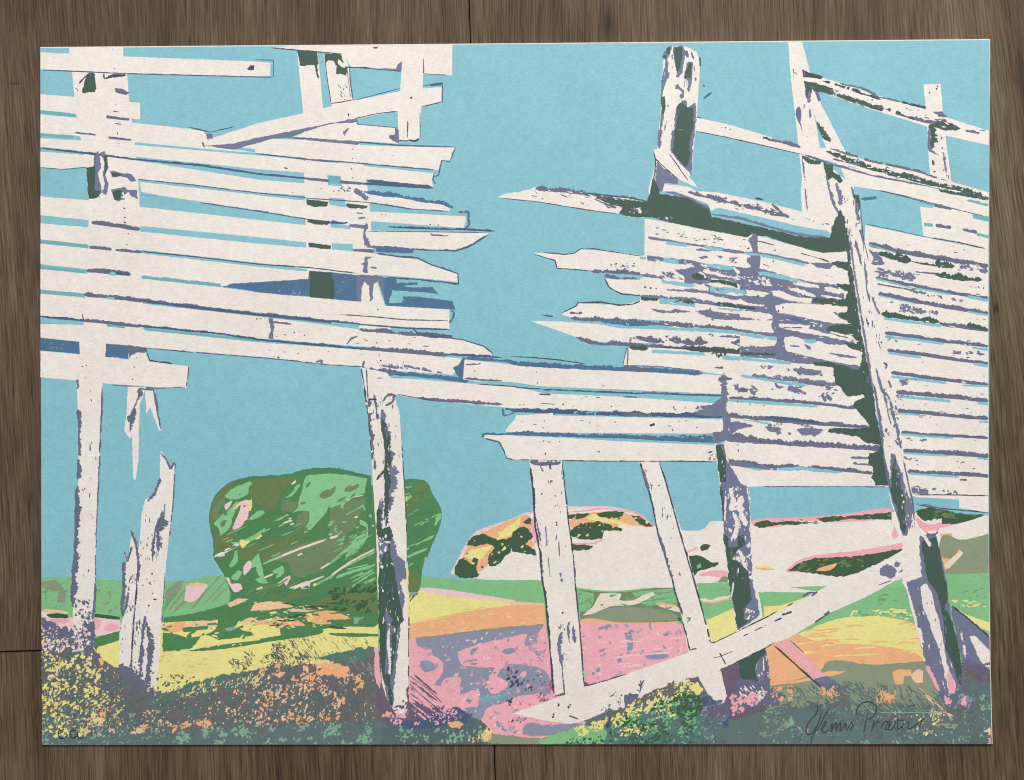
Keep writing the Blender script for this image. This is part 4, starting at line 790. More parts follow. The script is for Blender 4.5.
W('plank', "c2 985 186 1002 160 1024 140 c3 25 124 168 114 175 124 440 130 850 140 850 190 760 196 500 194 200 192 60 190 0 190 c2 1024 192", .35)
E('ink', "c3 172 112 172 124", 4); E('blue', "c3 0 192 200 200 440 210 560 212 800 212", 17, .7, .03); E('viol_d', "c3 440 208 560 212 780 214", 15, .8); F('sky', "c3 200 200 360 205 360 220 200 214", 12, r=(.4, 1.2), ang=0); F('sky', "c3 580 206 760 208 760 222 580 220", 10, r=(.4, 1.2), ang=0)
D('ink', "c3 135 145 130 172 415 150 560 162 640 180", .9); E('ink', "c3 550 165 572 158", 8, .9)
W('plank', "c2 900 212 960 230 980 262 992 288 1024 298 c3 0 298 200 300 440 303 810 306 808 240 570 222 490 225 440 226 190 210 60 206 0 204 c2 1024 202 960 198 910 196", .35)
E('blue', "c2 895 196 960 198 1024 194", 8, .7); E('blue', "c2 895 195 898 212", 8); E('navy', "c2 905 214 960 228 980 262 990 290 1024 300", 6, .9); Sd('sky', "c3 190 210 440 226 800 240 800 232 440 212 200 200", .3); Sd('blue', "c3 200 200 440 206 800 216 800 232 570 222 490 216 200 208", .6)
E('ink', "c3 30 298 120 300 250 302 380 304 640 304 810 306", 3.5, .9, .03, .15); D('ink', "c3 132 225 140 275 195 228 85 300", .8); F('viol_d', "c3 770 270 812 260 812 300 780 300", 8, r=(.5, 1.2))
# upright joint
E('viol', "b3 845 728 838 760 850 780 c3 840 0 842 80 852 150 850 210", 24, .7, .03); E('viol_d', "b3 820 745 875 742", 12, .8); E('viol', "c3 845 60 770 110", 18, 1.0)
Sd('viol', "c3 800 192 850 180 870 200 920 212 1024 228 c4 0 215 0 228 c3 1024 245 930 232 850 225 800 235", .8)
# right part of that block (between joint and leaning post)
for s, w in (("c3 862 54 1024 68 c4 0 56 120 68 230 78 360 96", 13), ("c3 862 124 1024 140 c4 0 138 120 150 250 158 420 170", 15), ("c3 862 200 1024 232 c4 0 222 220 240 330 246 460 256", 20), ("c3 850 298 940 312 1024 328 c4 0 322 200 328 320 338 430 352", 14)):
    E('viol_d', s, w, .7, .02)
Sd('sky', "c3 862 58 1024 74 c4 0 60 210 84 210 92 0 76 c3 1024 86 862 68", .4); Sd('sky', "c3 900 138 1024 150 c4 0 150 20 152 0 160 c3 1024 160", .4); E('navy', "c4 0 128 60 135 230 152", 10, .6); Sd('sky', "c4 50 330 150 325 320 348 280 352 150 340 60 345", .6); Sd('sky', "c3 900 325 960 330 1024 338 1000 345", .5)
Sd('viol', "c3 862 148 920 150 960 165 900 180 865 200", .9); F('viol', "c4 0 155 120 155 240 170 240 210 60 200 10 180", 34, r=(.6, 2.2), ang=.1, asp=(1, 3)); Sd('viol', "c4 130 180 170 172 240 180 200 205 150 202", 1.0); Sd('viol', "c4 20 165 60 175 70 195 30 190", 1.0)
F('viol', "c3 880 5 1024 5 c4 0 10 40 20 0 40 c3 1024 30 900 30", 26, r=(.6, 1.8), ang=.05, asp=(1, 3)); F('viol', "c4 40 0 260 5 330 60 180 50 60 20", 44, r=(.5, 1.8), ang=.1, asp=(1, 3)); D('ink', "c3 897 70 945 80 1000 85 897 240 900 262 985 225", .8); Sd('viol_d', "c3 897 18 915 12 940 20 930 34 905 30", .6)
Sd('viol', "c4 30 340 45 330 55 345 40 370 42 395 25 398 25 370", .8); E('viol_d', "c4 70 385 85 370 160 378 160 392", 9, .8); F('viol', "c4 160 380 420 385 430 400 160 398", 26, r=(.5, 1.4), ang=0, asp=(1, 3)); E('viol', "c4 340 290 390 292 430 290", 8, 1.0, .1, .2); E('viol', "c4 350 312 430 320", 8, 1.0); E('ink', "c4 0 404 200 402 440 402", 4, .8)
# upper right of block: ragged violet planks
for s, w in (("b4 0 254 90 268 180 296 270 302", 9), ("b4 0 328 120 348 220 362 330 405", 14), ("b4 20 196 80 210", 6), ("b4 0 480 120 488 220 520 330 530", 22), ("b4 60 530 180 545 300 565 330 590", 16), ("b4 80 575 180 600 300 640 380 660", 14), ("b4 0 660 90 655 220 680", 18), ("b4 0 735 120 752 240 770", 14)):
    E('viol_d', s, w, 1.0, .03)
Sd('viol', "b3 960 330 1024 320 b4 0 345 60 345 150 372 320 405 325 430 280 440 200 430 160 445 90 445 50 465 40 500 60 520 55 560 80 590 110 640 60 655 20 640 0 560", 1.4)
F('white', "b4 0 350 310 400 310 440 0 440", 70, r=(.6, 2.4), ang=.15, asp=(1.4, 4)); F('white', "b4 0 480 60 500 60 560 0 600", 14, r=(1, 3), ang=.1, asp=(1, 3)); F('white', "b3 700 330 1020 340 1020 390 760 375", 60, r=(.6, 2.0), ang=.12, asp=(1.2, 3.5))
F('viol', "b3 620 310 1020 350 1020 380 640 345", 80, r=(.5, 1.8), ang=.12, asp=(1.2, 3.5))
Sd('dg', "b3 720 330 760 330 778 345 760 358 720 350", .8); E('dg', "b3 790 355 850 362 890 378", 18, .9, .2); Sd('sky', "b3 790 370 920 395 930 412 860 405 790 388", .7); Sd('sky', "b4 110 432 180 448 180 455 100 440", .5)
F('viol', "b4 0 200 280 290 300 275 200 262 60 215", 30, r=(.4, 1.5), ang=.25, asp=(1.2, 4)); F('viol', "b4 0 290 320 360 330 350 0 275", 16, r=(.4, 1.2), ang=.25, asp=(1.2, 4)); E('sky', "b4 60 262 160 290", 9, .7); E('sky', "b4 0 325 100 345 160 355", 9, .7)
Sd('white', "b4 45 470 80 450 160 452 300 470 330 490 345 525 280 520 150 500 60 490", 1.0); F('viol', "b4 270 480 340 490 345 525 290 510", 8, r=(.5, 1.5), ang=.3)
F('white', "b4 60 525 340 570 330 590 80 550", 40, r=(.8, 2.2), ang=.12, asp=(1.5, 4)); Sd('sky', "b4 150 585 190 585 185 605 150 598", .6)
Sd('white', "b4 85 588 140 600 250 620 380 660 380 690 300 690 200 668 100 640", 1.2); F('viol', "b4 280 640 375 660 380 680 290 665", 18, r=(.6, 1.6), ang=.15, asp=(1, 3)); Sd('white', "b4 0 590 45 590 30 615 0 615", .8)
Sd('white', "b4 0 690 120 690 240 700 280 740 200 742 0 728", 1.0); Sd('sky', "b4 0 660 110 678 100 690 0 680", .6); F('viol', "b4 0 705 260 700 270 735 20 725", 40, r=(.5, 1.6), ang=.1, asp=(1, 3)); Sd('viol', "b4 275 690 330 690 385 695 380 720 290 705", .9); Sd('sky', "b4 0 740 120 762 110 770 0 752", .5)
E('dg', "b4 0 646 46 648", 12, .7)
# the weathered middle of the wall, slat by slat
P(fence, 'white', "u1 40 5 240 35 450 75 620 98 830 142 u2 100 28 135 45 470 132 620 182 840 232 870 400 900 600 930 760 u3 960 480 0 490 0 30 u1 770 770 0 775 0 285 42 270", .2)
V = lambda s, r=1.0: P(fence, 'viol', s, r, .8)
WW = lambda s, r=1.0: P(fence, 'white', s, r, .8)
V("u1 60 128 200 150 370 180 560 205 810 245 815 262 700 255 640 245 560 225 440 205 300 185 200 168 70 150", .6)
Sd('sky', "u1 205 165 365 185 368 210 205 192", .3); Sd('sky', "u1 500 202 640 218 650 240 590 240 500 222", .4); V("u1 430 228 480 218 520 233 590 238 560 246 500 243 440 240", .6)
V("u1 455 290 520 280 530 295 480 305", .7); V("u1 570 268 650 283 630 302 600 280", .7); F('viol', "u1 690 290 840 300 840 335 700 330", 16, r=(.4, 1.0), ang=.2, asp=(1, 3)); D('ink', "u1 465 155 460 85 845 220", .9); E('ink', "u1 580 115 600 145 650 158", 10, .8)
V("u1 50 275 190 292 330 305 420 318 520 345 700 360 865 375 900 400 1014 450 1014 550 900 545 800 530 760 500 700 470 620 465 540 450 470 400 400 365 340 345 280 340 180 325 60 318", .9)
V("u1 840 160 885 105 915 118 920 240 940 270 935 370 910 410 870 385 860 345 830 330 835 295 870 285 830 260 815 250 880 245 870 215 850 170", .9); Sd('sky', "u1 810 250 940 262 940 275 870 276 815 266", .3); Sd('sky', "u1 0 285 45 290 45 310 0 305", .3)
Sd('sky', "u1 180 300 200 295 300 308 305 340 250 340 185 325", .5); Sd('sky', "u1 345 315 362 318 362 342 345 340", .4); Sd('sky', "u1 520 345 600 340 740 370 720 390 640 385 520 365", .6); Sd('sky', "u1 915 400 1014 410 1014 432 940 425", .5)
WW("u1 470 352 520 345 522 366 480 364"); WW("u1 720 365 750 375 790 408 765 420 740 395"); F('white', "u1 370 345 440 360 440 405 370 395", 18, r=(.5, 1.3), ang=.2); strip(fence, 'white', "u1 490 398 560 412 620 432 700 442 785 465", 20, 1.6, .1, .12)
F('white', "u1 800 430 930 450 930 495 810 480", 26, r=(.5, 1.3), ang=.2); F('white', "u1 955 465 1014 470 1014 505 960 500", 10, r=(.5, 1.3), ang=.2); F('white', "u1 600 400 800 430 790 450 620 420", 12, r=(.3, .8), ang=.2)
V("u1 270 385 330 385 400 365 490 395 420 420 560 455 560 490 480 500 400 490 350 470 340 435 300 420"); strip(fence, 'viol', "u1 0 432 160 448 300 470 420 490", 24, 1.2, .03); F('viol', "u1 170 400 340 410 320 450 190 440", 22, r=(.4, 1.2), ang=.15, asp=(1, 3))
Sd('sky', "u1 165 465 340 470 345 490 415 500 415 525 360 522 180 492", .5); WW("u1 165 450 260 455 345 470 340 490 300 482 200 475", .8); Sd('sky', "u1 0 430 20 432 20 458 0 456", .3)
Sd('dg', "u1 400 420 450 412 520 440 530 460 480 472 410 455", .9); Sd('dg', "u1 550 470 650 466 745 488 760 530 700 512 620 492 560 490", .8)
V("u1 420 505 520 500 560 520 640 580 830 600 1014 590 1014 720 900 690 760 650 520 570 440 545", 1.0); Sd('sky', "u1 550 515 700 520 760 540 830 560 820 590 760 585 720 560 640 580 540 560", .8); WW("u1 550 498 640 502 720 522 640 528 556 515"); WW("u1 830 550 900 545 1014 560 990 598 930 580 880 600 840 582"); F('viol', "u1 590 530 680 540 670 555 600 550", 8, r=(.4, .9), ang=.1)
WW("u1 425 500 500 505 540 530 530 560 450 545 420 530", .8); strip(fence, 'viol', "u1 205 543 340 550 470 558 640 590 800 612", 18, 1.3, .05); WW("u1 250 565 350 575 480 590 640 605 760 625 790 610 820 640 980 665 975 672 800 655 600 635 400 605 260 590", .8)
D('ink', "u1 40 525 85 530 125 535", .9); F('ink', "u1 120 365 180 370 170 390 130 385", 5, r=(.4, .9))
strip(fence, 'viol', "u1 0 595 140 602 400 626 600 656 900 692 1014 712", 28, .9, .02); Sd('dg', "u1 5 600 140 612 135 632 10 626", .5); Sd('sky', "u1 150 605 270 620 430 642 430 680 300 665 150 655", .4); Sd('dg', "u1 320 640 380 616 430 640 400 660", .7); E('ink', "u1 260 640 330 622", 14, .8); strip(fence, 'dg', "u1 590 655 720 666 890 686", 26, .8, .1); strip(fence, 'sky', "u1 600 690 850 712 1014 722", 13, .5, .05); D('ink', "u1 715 712", .8)
V("u1 80 690 150 697 200 710 280 695 400 715 300 726 150 724"); V("u1 430 712 540 700 548 672 556 705 700 730 900 745 1014 765 1014 778 620 778 540 760 480 740")
# right of the upright
E('ink', "u2 135 85 270 118", 8, .8); E('ink', "u2 470 180 600 215 700 252", 7, .9); V("u2 540 255 700 255 730 270 700 308 600 290", .8); D('ink', "u2 272 157 258 243", .8); E('ink', "u2 175 265 240 288", 8, 1.0, .1, .3)
strip(fence, 'viol', "u2 130 178 330 212 540 262", 16, .6, .03); strip(fence, 'sky', "u2 165 197 330 230 510 275", 22, .4, .05); WW("u2 700 235 740 205 800 200 830 230 810 245 770 232", .9)
V("u2 0 300 90 290 160 300 400 370 520 398 740 425 815 500 815 545 600 545 850 715 860 740 700 765 u3 880 60 880 0 0 0 u2 0 700", .9)
V("u3 0 70 130 92 265 97 240 30 260 0 860 0 870 40 690 60 690 92 880 150 890 185 700 202 640 172 500 152 440 132 350 130 340 165 360 235 520 282 740 330 955 360 950 402 780 402 740 345 580 345 410 334 280 305 0 285 0 205 270 205 290 140 130 110 0 95", .9)
Sd('sky', "u2 135 325 200 325 350 355 520 405 480 412 300 380 150 345", .5)
for s_ in ("u2 410 412 520 410 610 430 620 455 520 445 430 428", "u2 650 445 740 450 815 488 760 498 680 480", "u2 630 510 740 520 810 540 700 535", "u2 360 458 440 455 560 490 595 520 520 510 440 485", "u2 250 475 300 472 430 520 560 535 555 575 440 565 330 535 260 510",
           "u2 40 465 220 485 235 500 180 518 60 515", "u2 275 590 330 573 560 575 740 595 830 625 830 642 730 640 780 690 870 732 720 725 560 697 420 667 290 642", "u2 0 540 60 568 200 585 190 597 0 580", "u2 0 628 220 650 255 668 250 690 190 702 0 678",
           "u3 0 18 50 40 95 12 200 32 245 60 265 94 130 85 0 66", "u3 295 28 420 32 550 40 540 66 640 95 880 155 860 167 640 125 420 86 310 58", "u3 350 130 420 135 490 160 600 172 700 192 800 192 840 220 940 318 930 346 760 320 560 285 360 242 400 212 360 190", "u3 0 135 270 155 255 200 180 206 0 202"):
    WW(s_, 1.1)
Sd('sky', "u2 0 465 30 465 45 490 30 515 0 512", .5); Sd('dg', "u2 0 590 115 600 118 622 0 615", .4); strip(fence, 'blue', "u2 380 690 460 705 540 722", 22, .8, .15); F('white', "u2 10 360 240 375 240 440 20 410", 40, r=(.4, 1.3), ang=.4); F('white', "u2 560 735 700 745 690 765 570 755", 8, r=(.3, .8), ang=.1)
D('ink', "u2 335 602 300 630 140 512", 1.1); F('ink', "u2 480 500 560 520 540 530 480 515", 5, r=(.4, .9)); V("u2 660 350 740 370 700 362", .6); V("u2 720 645 790 655 780 690 750 660", .9)
E('mauve', "u3 330 62 420 60 490 60", 9, .9); Sd('sky', "u3 500 148 590 152 600 175 540 185 500 170", .5); V("u3 690 255 790 265 910 285 910 300 800 290 740 275", 1.2); V("u3 380 195 460 200 470 212 400 208", .7); V("u3 500 190 550 205 555 230 530 232", .7)
strip(fence, 'sky', "u3 0 108 130 127 290 147", 26, .4, .05); strip(fence, 'viol', "u3 0 222 120 218 270 228", 30, 1.2, .05); strip(fence, 'dg', "u3 0 258 280 268", 24, .7, .1); strip(fence, 'sky', "u3 0 298 180 314 400 337", 28, .5, .06)
F('white', "u3 770 370 920 385 910 400 780 395", 12, r=(.5, 1.2), ang=.1); F('viol', "u3 140 350 250 360 240 382 150 378", 14, r=(.5, 1.2), ang=.05, asp=(1, 3)); F('viol', "u3 350 380 640 385 640 430 480 425 360 405", 46, r=(.5, 1.6), ang=.05, asp=(1, 3)); V("u3 490 390 560 385 640 395 620 428 540 430")
strip(fence, 'viol', "u3 90 435 300 455 520 475 760 505", 26, .9, .03); strip(fence, 'sky', "u3 0 432 260 474 520 512", 20, .5, .05); F('viol', "u3 200 420 420 445 420 460 200 435", 14, r=(.4, 1.1), ang=.1, asp=(1, 2))
# dark green ink along the leaning post
Sd('dg', "b4 300 75 318 110 335 230 350 330 370 470 395 620 425 780 c4 430 0 440 100 460 210 470 262 482 330 490 400 440 400 425 370 432 330 410 310 415 275 450 262 452 240 400 230 370 208 250 190 255 172 340 175 420 172 400 140 350 85 355 70 395 52 390 42 330 50 305 20 280 -10 b4 285 770 270 700 195 690 195 675 260 678 300 690 375 710 390 640 330 620 315 600 365 605 350 575 250 555 245 545 280 532 350 530 300 500 290 485 325 480 330 460 240 450 190 440 200 425 270 428 320 430 330 400 290 380 285 368 335 370 330 320 270 295 265 285 330 282 325 240 265 185 270 140", .9)
E('viol', "b4 330 150 345 240 360 350 378 470 400 600 428 780", 8, .8, .03); E('viol_d', "c4 432 0 455 130 470 260", 8, .9); E('viol_d', "c4 470 270 490 380 512 480", 10, .9)
# leaning post marks
for s in ("b4 360 200 385 300", "b4 395 280 405 380 415 440", "b4 425 420 450 480 458 490", "b4 405 510 412 540", "b4 470 680 485 690 480 705", "b4 440 700 460 780 c4 475 30", "b4 490 750 500 780", "c4 470 20 485 90 500 160", "c4 455 140 470 200 460 250", "c4 495 60 520 160 535 240", "c4 500 100 515 150"):
    E('viol', s, 8, 1.2, .15, .15)
F('viol', "c4 450 0 510 0 545 250 480 250", 40, r=(.4, 1.5), ang=1.3, asp=(1, 3)); D('ink', "b4 462 600 410 525 480 688 c4 495 245", .9); E('ink', "b4 380 60 390 180 412 280", 3, .6); E('viol', "b4 340 175 350 182", 6)
Sd('viol', "c4 500 270 520 280 545 340 570 430 595 500 585 540 560 600 545 600 530 540 510 480 495 400", 1.0); Sd('dg', "c4 505 330 530 340 540 400 555 450 555 500 560 560 555 590 540 580 525 500 510 460 500 420", 1.0)
E('white', "c4 520 280 550 360 575 450", 10, .8); E('viol_d', "c4 550 300 570 400 590 490", 6, .9); E('dg', "c4 518 290 510 330", 7)
# gaps of the far right block
for s, w in (("b4 412 212 520 238 640 258 760 280 893 300", 20), ("b4 440 345 560 372 700 398 893 428", 14), ("b4 445 370 560 390 620 405", 6), ("b4 450 408 560 430 700 456 893 486", 17), ("b4 690 525 780 538 893 552", 17), ("b4 475 562 600 580 720 596 893 614", 14), ("b4 485 630 600 644 720 662 893 684", 14), ("b4 500 718 640 738 760 752 893 768", 14),
             ("c4 520 32 620 40 740 50 893 66", 17), ("c4 525 104 640 114 760 126 893 136", 15), ("c4 540 190 640 198 780 206 893 212", 11), ("c4 548 262 640 268 780 274 893 284", 18), ("c4 565 344 680 350 780 354 893 362", 15)):
    E('viol_d', s, w, .5, .02); 
for s, w in (("b4 412 215 520 248", 5), ("b4 440 350 560 380 740 412", 8), ("b4 800 418 893 436", 12), ("b4 450 415 600 448", 5), ("b4 800 478 893 494", 8), ("b4 470 505 580 520 700 535", 12), ("b4 475 578 600 590 710 606", 11), ("b4 820 620 893 630", 11), ("b4 490 642 620 660", 9), ("b4 825 684 893 694", 12), ("b4 500 735 620 748 720 760", 10),
             ("c4 520 48 640 58 735 68", 12), ("c4 840 74 893 80", 12), ("c4 525 115 640 125", 7), ("c4 845 148 893 150", 9), ("c4 540 198 640 206 745 213", 8), ("c4 548 272 640 278 720 282", 8), ("c4 840 292 893 296", 7), ("c4 572 352 680 360 768 366", 8), ("c4 780 5 893 8", 8)):
    E('sky', s, w, .4, .03)
E('dg', "b4 450 248 500 262 580 278", 26, .8, .15); E('dg', "b4 580 280 680 300", 8, .9); E('dg', "b4 675 282 700 295 750 300", 26, .8, .2); F('white', "b4 760 290 893 305 893 325 770 315", 22, r=(.5, 1.6), ang=.1, asp=(1.2, 3)); E('viol', "b4 770 302 893 318", 22, 1.1, .1, .1)
F('white', "b4 770 295 880 308 880 325 780 318", 16, r=(.5, 1.3), ang=.1, asp=(1.2, 3)); Sd('viol', "b4 412 235 450 250 475 290 440 300 420 290 430 270", 1.0); E('dg', "b4 670 328 720 340 790 348 860 354", 19, .9, .12); E('viol_d', "b4 595 322 680 330", 6, .8)
F('viol', "b4 430 310 600 330 590 360 440 340", 44, r=(.5, 1.6), ang=.1, asp=(1, 3.5)); E('viol', "b4 500 330 590 350", 14, 1.2, .1, .15); F('viol', "b4 570 390 780 430 800 445 580 405", 26, r=(.4, 1.2), ang=.2, asp=(1, 3.5)); F('viol', "b4 760 365 870 385 870 390 760 372", 7, r=(.4, .9), ang=.15, asp=(1, 3.5))
F('viol', "b4 455 430 690 480 690 492 460 470", 60, r=(.4, 1.6), ang=.2, asp=(1, 3.5)); E('dg', "b4 462 488 560 502 690 520", 18, .8, .1); E('dg', "b4 800 532 850 540 893 550", 20, .8, .15)
F('viol', "b4 480 575 620 605 600 612 480 590", 14, r=(.4, 1.0), ang=.15, asp=(1, 3)); F('viol', "b4 720 628 860 645 860 650 720 640", 16, r=(.5, 1.5), ang=.1, asp=(1, 3)); F('viol', "b4 510 750 580 745 560 765 510 765", 12, r=(.5, 1.5), ang=.1, asp=(1, 3))
F('viol', "c4 560 210 640 220 640 230 560 222", 10, r=(.5, 1.4), ang=.1, asp=(1, 3)); F('viol', "c4 555 285 600 290 590 298 555 296", 5, r=(.5, 1.4), ang=.1); F('viol', "c4 525 10 550 10 550 90 525 90", 10, r=(.4, 1.2), ang=0, asp=(1, 3)); F('viol', "c4 540 95 800 118 800 128 540 105", 20, r=(.4, 1.0), ang=.1); Sd('viol', "c4 580 405 600 410 605 430 585 432", .7); Sd('viol', "c4 610 412 648 414 648 434 612 432", .7); F('viol', "c4 590 405 800 425 800 438 600 432", 26, r=(.5, 1.4), ang=.1, asp=(1, 3)); E('ink', "c4 770 376 800 378", 6)
E('ink', "c4 590 436 700 436 893 440", 4, .6); Sd('sky', "c4 590 445 768 455 768 488 600 470", .3); E('ink', "c4 600 475 700 490 893 506", 4, .7); E('viol', "c4 400 405 480 405", 4)
E('viol', "c4 625 475 660 482 720 498", 6, .9)

# ---------------- lower right posts and the long diagonal brace
W('board', "c3 860 318 1024 342 c4 0 335 150 345 300 355 400 365 440 402 0 402 c3 1024 402 928 406 870 350", .4)
Sd('viol', "c3 850 300 940 312 1024 328 1024 340 900 325 862 322", .6); Sd('sky', "c3 905 326 960 330 1010 338 980 342", .3)
W('post', "c3 75 300 206 302 212 370 222 460 234 580 245 680 255 780 d3 262 30 270 150 285 300 298 412 250 440 215 440 180 445 165 330 145 120 135 0 c3 125 780 112 640 95 500 90 380", .35)
E('viol_d', "c3 78 305 130 315 200 308", 16, 1.0); E('ink', "c3 80 330 92 420 100 560 118 660 128 780 d3 140 60 160 280 172 440", 8, .9, .02, .05); E('ink', "c3 205 305 215 400 230 540 250 680 d3 258 20 272 150 292 405", 5, .8, .02, .1); E('viol_d', "c3 105 530 120 620", 7, 1.1, .1, .2)
E('viol', "c3 120 320 130 345", 8); F('ink', "c3 155 320 190 320 185 340 160 340", 8, r=(.4, 1)); D('ink', "c3 165 382 125 432 178 440 178 480 182 545 185 555", .9); E('viol', "c3 192 620 196 680", 6); E('viol', "c3 190 720 205 780", 8, 1.1, .1, .3); E('viol', "c3 140 560 145 640", 5, .9, .1, .3); E('viol', "c3 150 680 160 780", 4, .9, .1, .3)
E('viol', "d3 200 200 195 260 205 330", 18, 1.1, .3); E('viol', "d3 225 170 235 240", 8, 1.2, .2, .2); E('viol', "d3 250 170 256 240", 14, 1.1, .3); E('viol_d', "d3 205 320 210 400 215 440 175 450", 5, .9); F('viol', "d3 190 150 250 150 240 330 200 330", 14, r=(.4, 1.0), ang=1.5, asp=(1, 3)); D('ink', "d3 207 122 205 200", .8); Sd('plum', "d3 290 390 315 405 300 412 292 412", .5)
W('post', "c3 508 306 590 308 618 400 640 470 690 620 728 780 d3 745 60 770 150 800 245 780 290 840 350 862 480 800 475 770 380 700 270 678 140 640 0 c3 620 720 590 600 560 480", .35)
E('ink', "c3 512 308 540 400 562 480 585 600 640 770 d3 645 20 680 130", 6, .9, .02, .08); E('ink', "c3 588 308 612 380 640 480 665 570 725 775 d3 760 120 790 240", 6, .8, .02, .08); E('viol_d', "c3 518 330 545 420", 9, 1.1, .1, .1); E('viol_d', "c3 585 590 640 770", 9, 1.1, .1, .35); F('ink', "c3 525 380 580 370 590 400 530 400", 7, r=(.3, .7))
E('ink', "d3 682 160 700 230 708 270", 7, .9); E('ink', "d3 790 238 820 236", 4); F('ink', "d3 690 130 720 150 720 200 700 190", 6, r=(.4, .8)); E('viol_d', "d3 705 268 735 262", 7)
W('post', "c3 805 236 845 234 862 310 915 398 935 410 945 500 962 640 965 780 d3 985 70 995 140 895 195 880 100 870 60 c3 850 640 838 540 822 360", .5)
Sd('viol', "c3 815 236 843 236 855 300 900 380 930 400 945 520 948 640 955 780 d3 975 80 985 130 900 190 870 60 c3 860 700 840 560 830 420", .9)
E('white', "c3 865 410 880 440 870 500", 16, 1.2); E('white', "c3 912 440 900 480 930 560", 18, 1.2, .1, .1); E('white', "c3 880 500 900 560 870 620", 14, 1.2, .1, .15); E('white', "c3 900 650 930 720 955 770", 16, 1.1, .1, .1); E('white', "c3 850 420 845 540", 7, 1.0, .1, .2); F('white', "c3 850 400 945 420 955 760 870 700", 50, r=(.5, 1.8), ang=1.4, asp=(1, 3))
Sd('dg', "c3 808 238 830 240 850 300 850 385 828 385 820 330", .7); Sd('dg', "c3 825 400 838 420 845 500 838 530", .6); Sd('dg', "c3 838 585 855 600 865 650 893 640 897 600 920 595 925 630 900 650 870 690 900 700 940 740 945 780 d3 950 60 975 130 950 145 895 190 880 80 c3 860 780 855 700", .9)
Sd('viol', "d3 920 110 950 70 975 70 975 140 950 150 920 145", .8); F('white', "d3 925 110 970 80 970 140 930 145", 14, r=(.5, 1.2)); E('white', "d3 880 0 872 60", 5)
W('brace', "d3 8 518 60 500 215 445 300 410 460 362 720 272 800 243 900 195 1024 137 d4 0 142 100 95 200 42 260 0 c4 320 770 430 722 545 655 590 590 625 640 630 690 d4 510 0 400 60 260 122 200 160 95 222 40 240 0 262 d3 1024 258 900 312 830 345 740 372 590 420 540 455 490 470 440 500 380 510 320 535 250 560 130 545", .35)
E('ink', "d3 300 410 370 390 460 362", 4, .9); E('ink', "d3 175 450 215 438", 5); E('ink', "d3 800 240 900 192 1024 136 d4 0 140 50 115", 4, .8, .05, .1); E('ink', "d3 820 352 900 312 1024 256 d4 0 256 40 238", 4, .7); E('ink', "d3 800 300 830 292 880 272", 3, .7); E('ink', "d3 825 278 850 325", 5); E('ink', "d3 915 215 1010 170", 4, .9, .1, .3); E('ink', "d4 200 160 240 132 260 122", 5); Sd('viol_d', "d4 232 130 255 112 260 124 240 130", .4); E('viol_d', "d4 150 58 180 42 210 40 185 56", 8, .8); E('ink', "d4 90 95 115 82", 4); E('ink', "d4 450 12 500 -5", 4); E('ink', "d4 40 155 70 142", 5, .8, .1, .2); E('ink', "d4 70 130 110 118", 7, .9, .1, .2)
F('ink', "d3 190 470 240 470 240 500 190 500", 6, r=(.5, 1.4)); F('ink', "d3 360 440 440 430 440 480 370 500", 14, r=(.3, .9)); D('ink', "d3 235 528 255 535 170 530 172 520", .8)
E('mauve', "d3 235 528 270 540", 6)
Sd('viol', "m1 0 600 60 565 110 590 165 630 100 690 40 680 0 665", 1.2); E('viol', "m1 160 640 270 582 390 538", 22, 1.0); E('viol', "m1 240 680 330 622 410 600", 14, 1.0); E('viol', "m1 330 655 420 655", 12, .8); Sd('viol', "m1 240 740 330 715 430 720 430 770 250 780", 1.2); Sd('green_l', "m1 40 765 190 692 212 712 200 780 60 780", .6); Sd('viol', "m1 120 570 150 545 185 555 170 590 130 590", .8)
if 0: Sd('viol', "c4 420 755 430 735 470 715 500 710 530 700 545 715 520 735 480 760", 1.2); E('viol', "c4 530 755 600 715 640 690", 10, .9); E('viol_d', "c4 555 660 600 650", 5); E('viol', "c4 560 770 640 735", 9, 1.0, .1, .1); E('green_l', "c4 515 775 545 765", 16, .9)
# leaning post foot
W('post', "c4 590 560 640 570 660 620 640 640 700 780 d4 735 150 780 410 740 440 700 470 690 430 640 330 600 180 570 50 545 0 c4 545 640 580 600", .5)
Sd('viol', "c4 610 600 650 590 680 600 690 650 d4 720 0 740 180 785 370 780 412 740 440 700 450 690 430 640 330 600 180 575 60 560 0 c4 620 760", .8)
Sd('pink', "c4 590 515 640 555 660 565 640 590 610 560", .7); Sd('dg', "c4 618 625 680 600 695 680 715 780 d4 725 60 715 100 745 160 765 250 782 360 780 412 765 400 745 330 715 260 705 140 680 40 650 0 c4 640 750", .7)
E('white', "c4 600 580 630 600 655 640", 9, 1.0); E('viol_d', "c4 640 590 670 598 685 580", 10, .9)
Sd('white', "d4 615 20 640 5 660 40 670 90 690 150 705 230 715 290 730 350 755 400 750 430 725 420 705 330 690 270 660 190 625 90", .9); Sd('pink', "d4 720 350 740 370 757 410 752 440 728 440", .7); E('pink', "d4 640 330 665 380 690 430", 12, .9); E('white', "d4 565 30 595 150 625 260", 9, .9, .05, .1); E('viol_d', "d4 612 90 630 150", 8, .9); E('white', "d4 608 180 628 240", 10, 1.0)
W('brace', "d4 735 92 780 120 897 210 897 355 840 330 790 310 765 220", .4)
Sd('viol', "d4 738 95 780 122 897 212 897 355 840 330 790 310 765 220", .6); E('ink', "d4 738 95 800 140 890 218", 6, .8); Sd('white', "d4 810 215 830 210 897 270 897 345 850 310 830 260", .9); E('white', "d4 755 165 775 220 790 300", 14, .9, .2); E('pink', "d4 770 230 792 300", 8, .9); Sd('viol_d', "d4 790 300 840 320 897 350 897 385 800 380", .8)
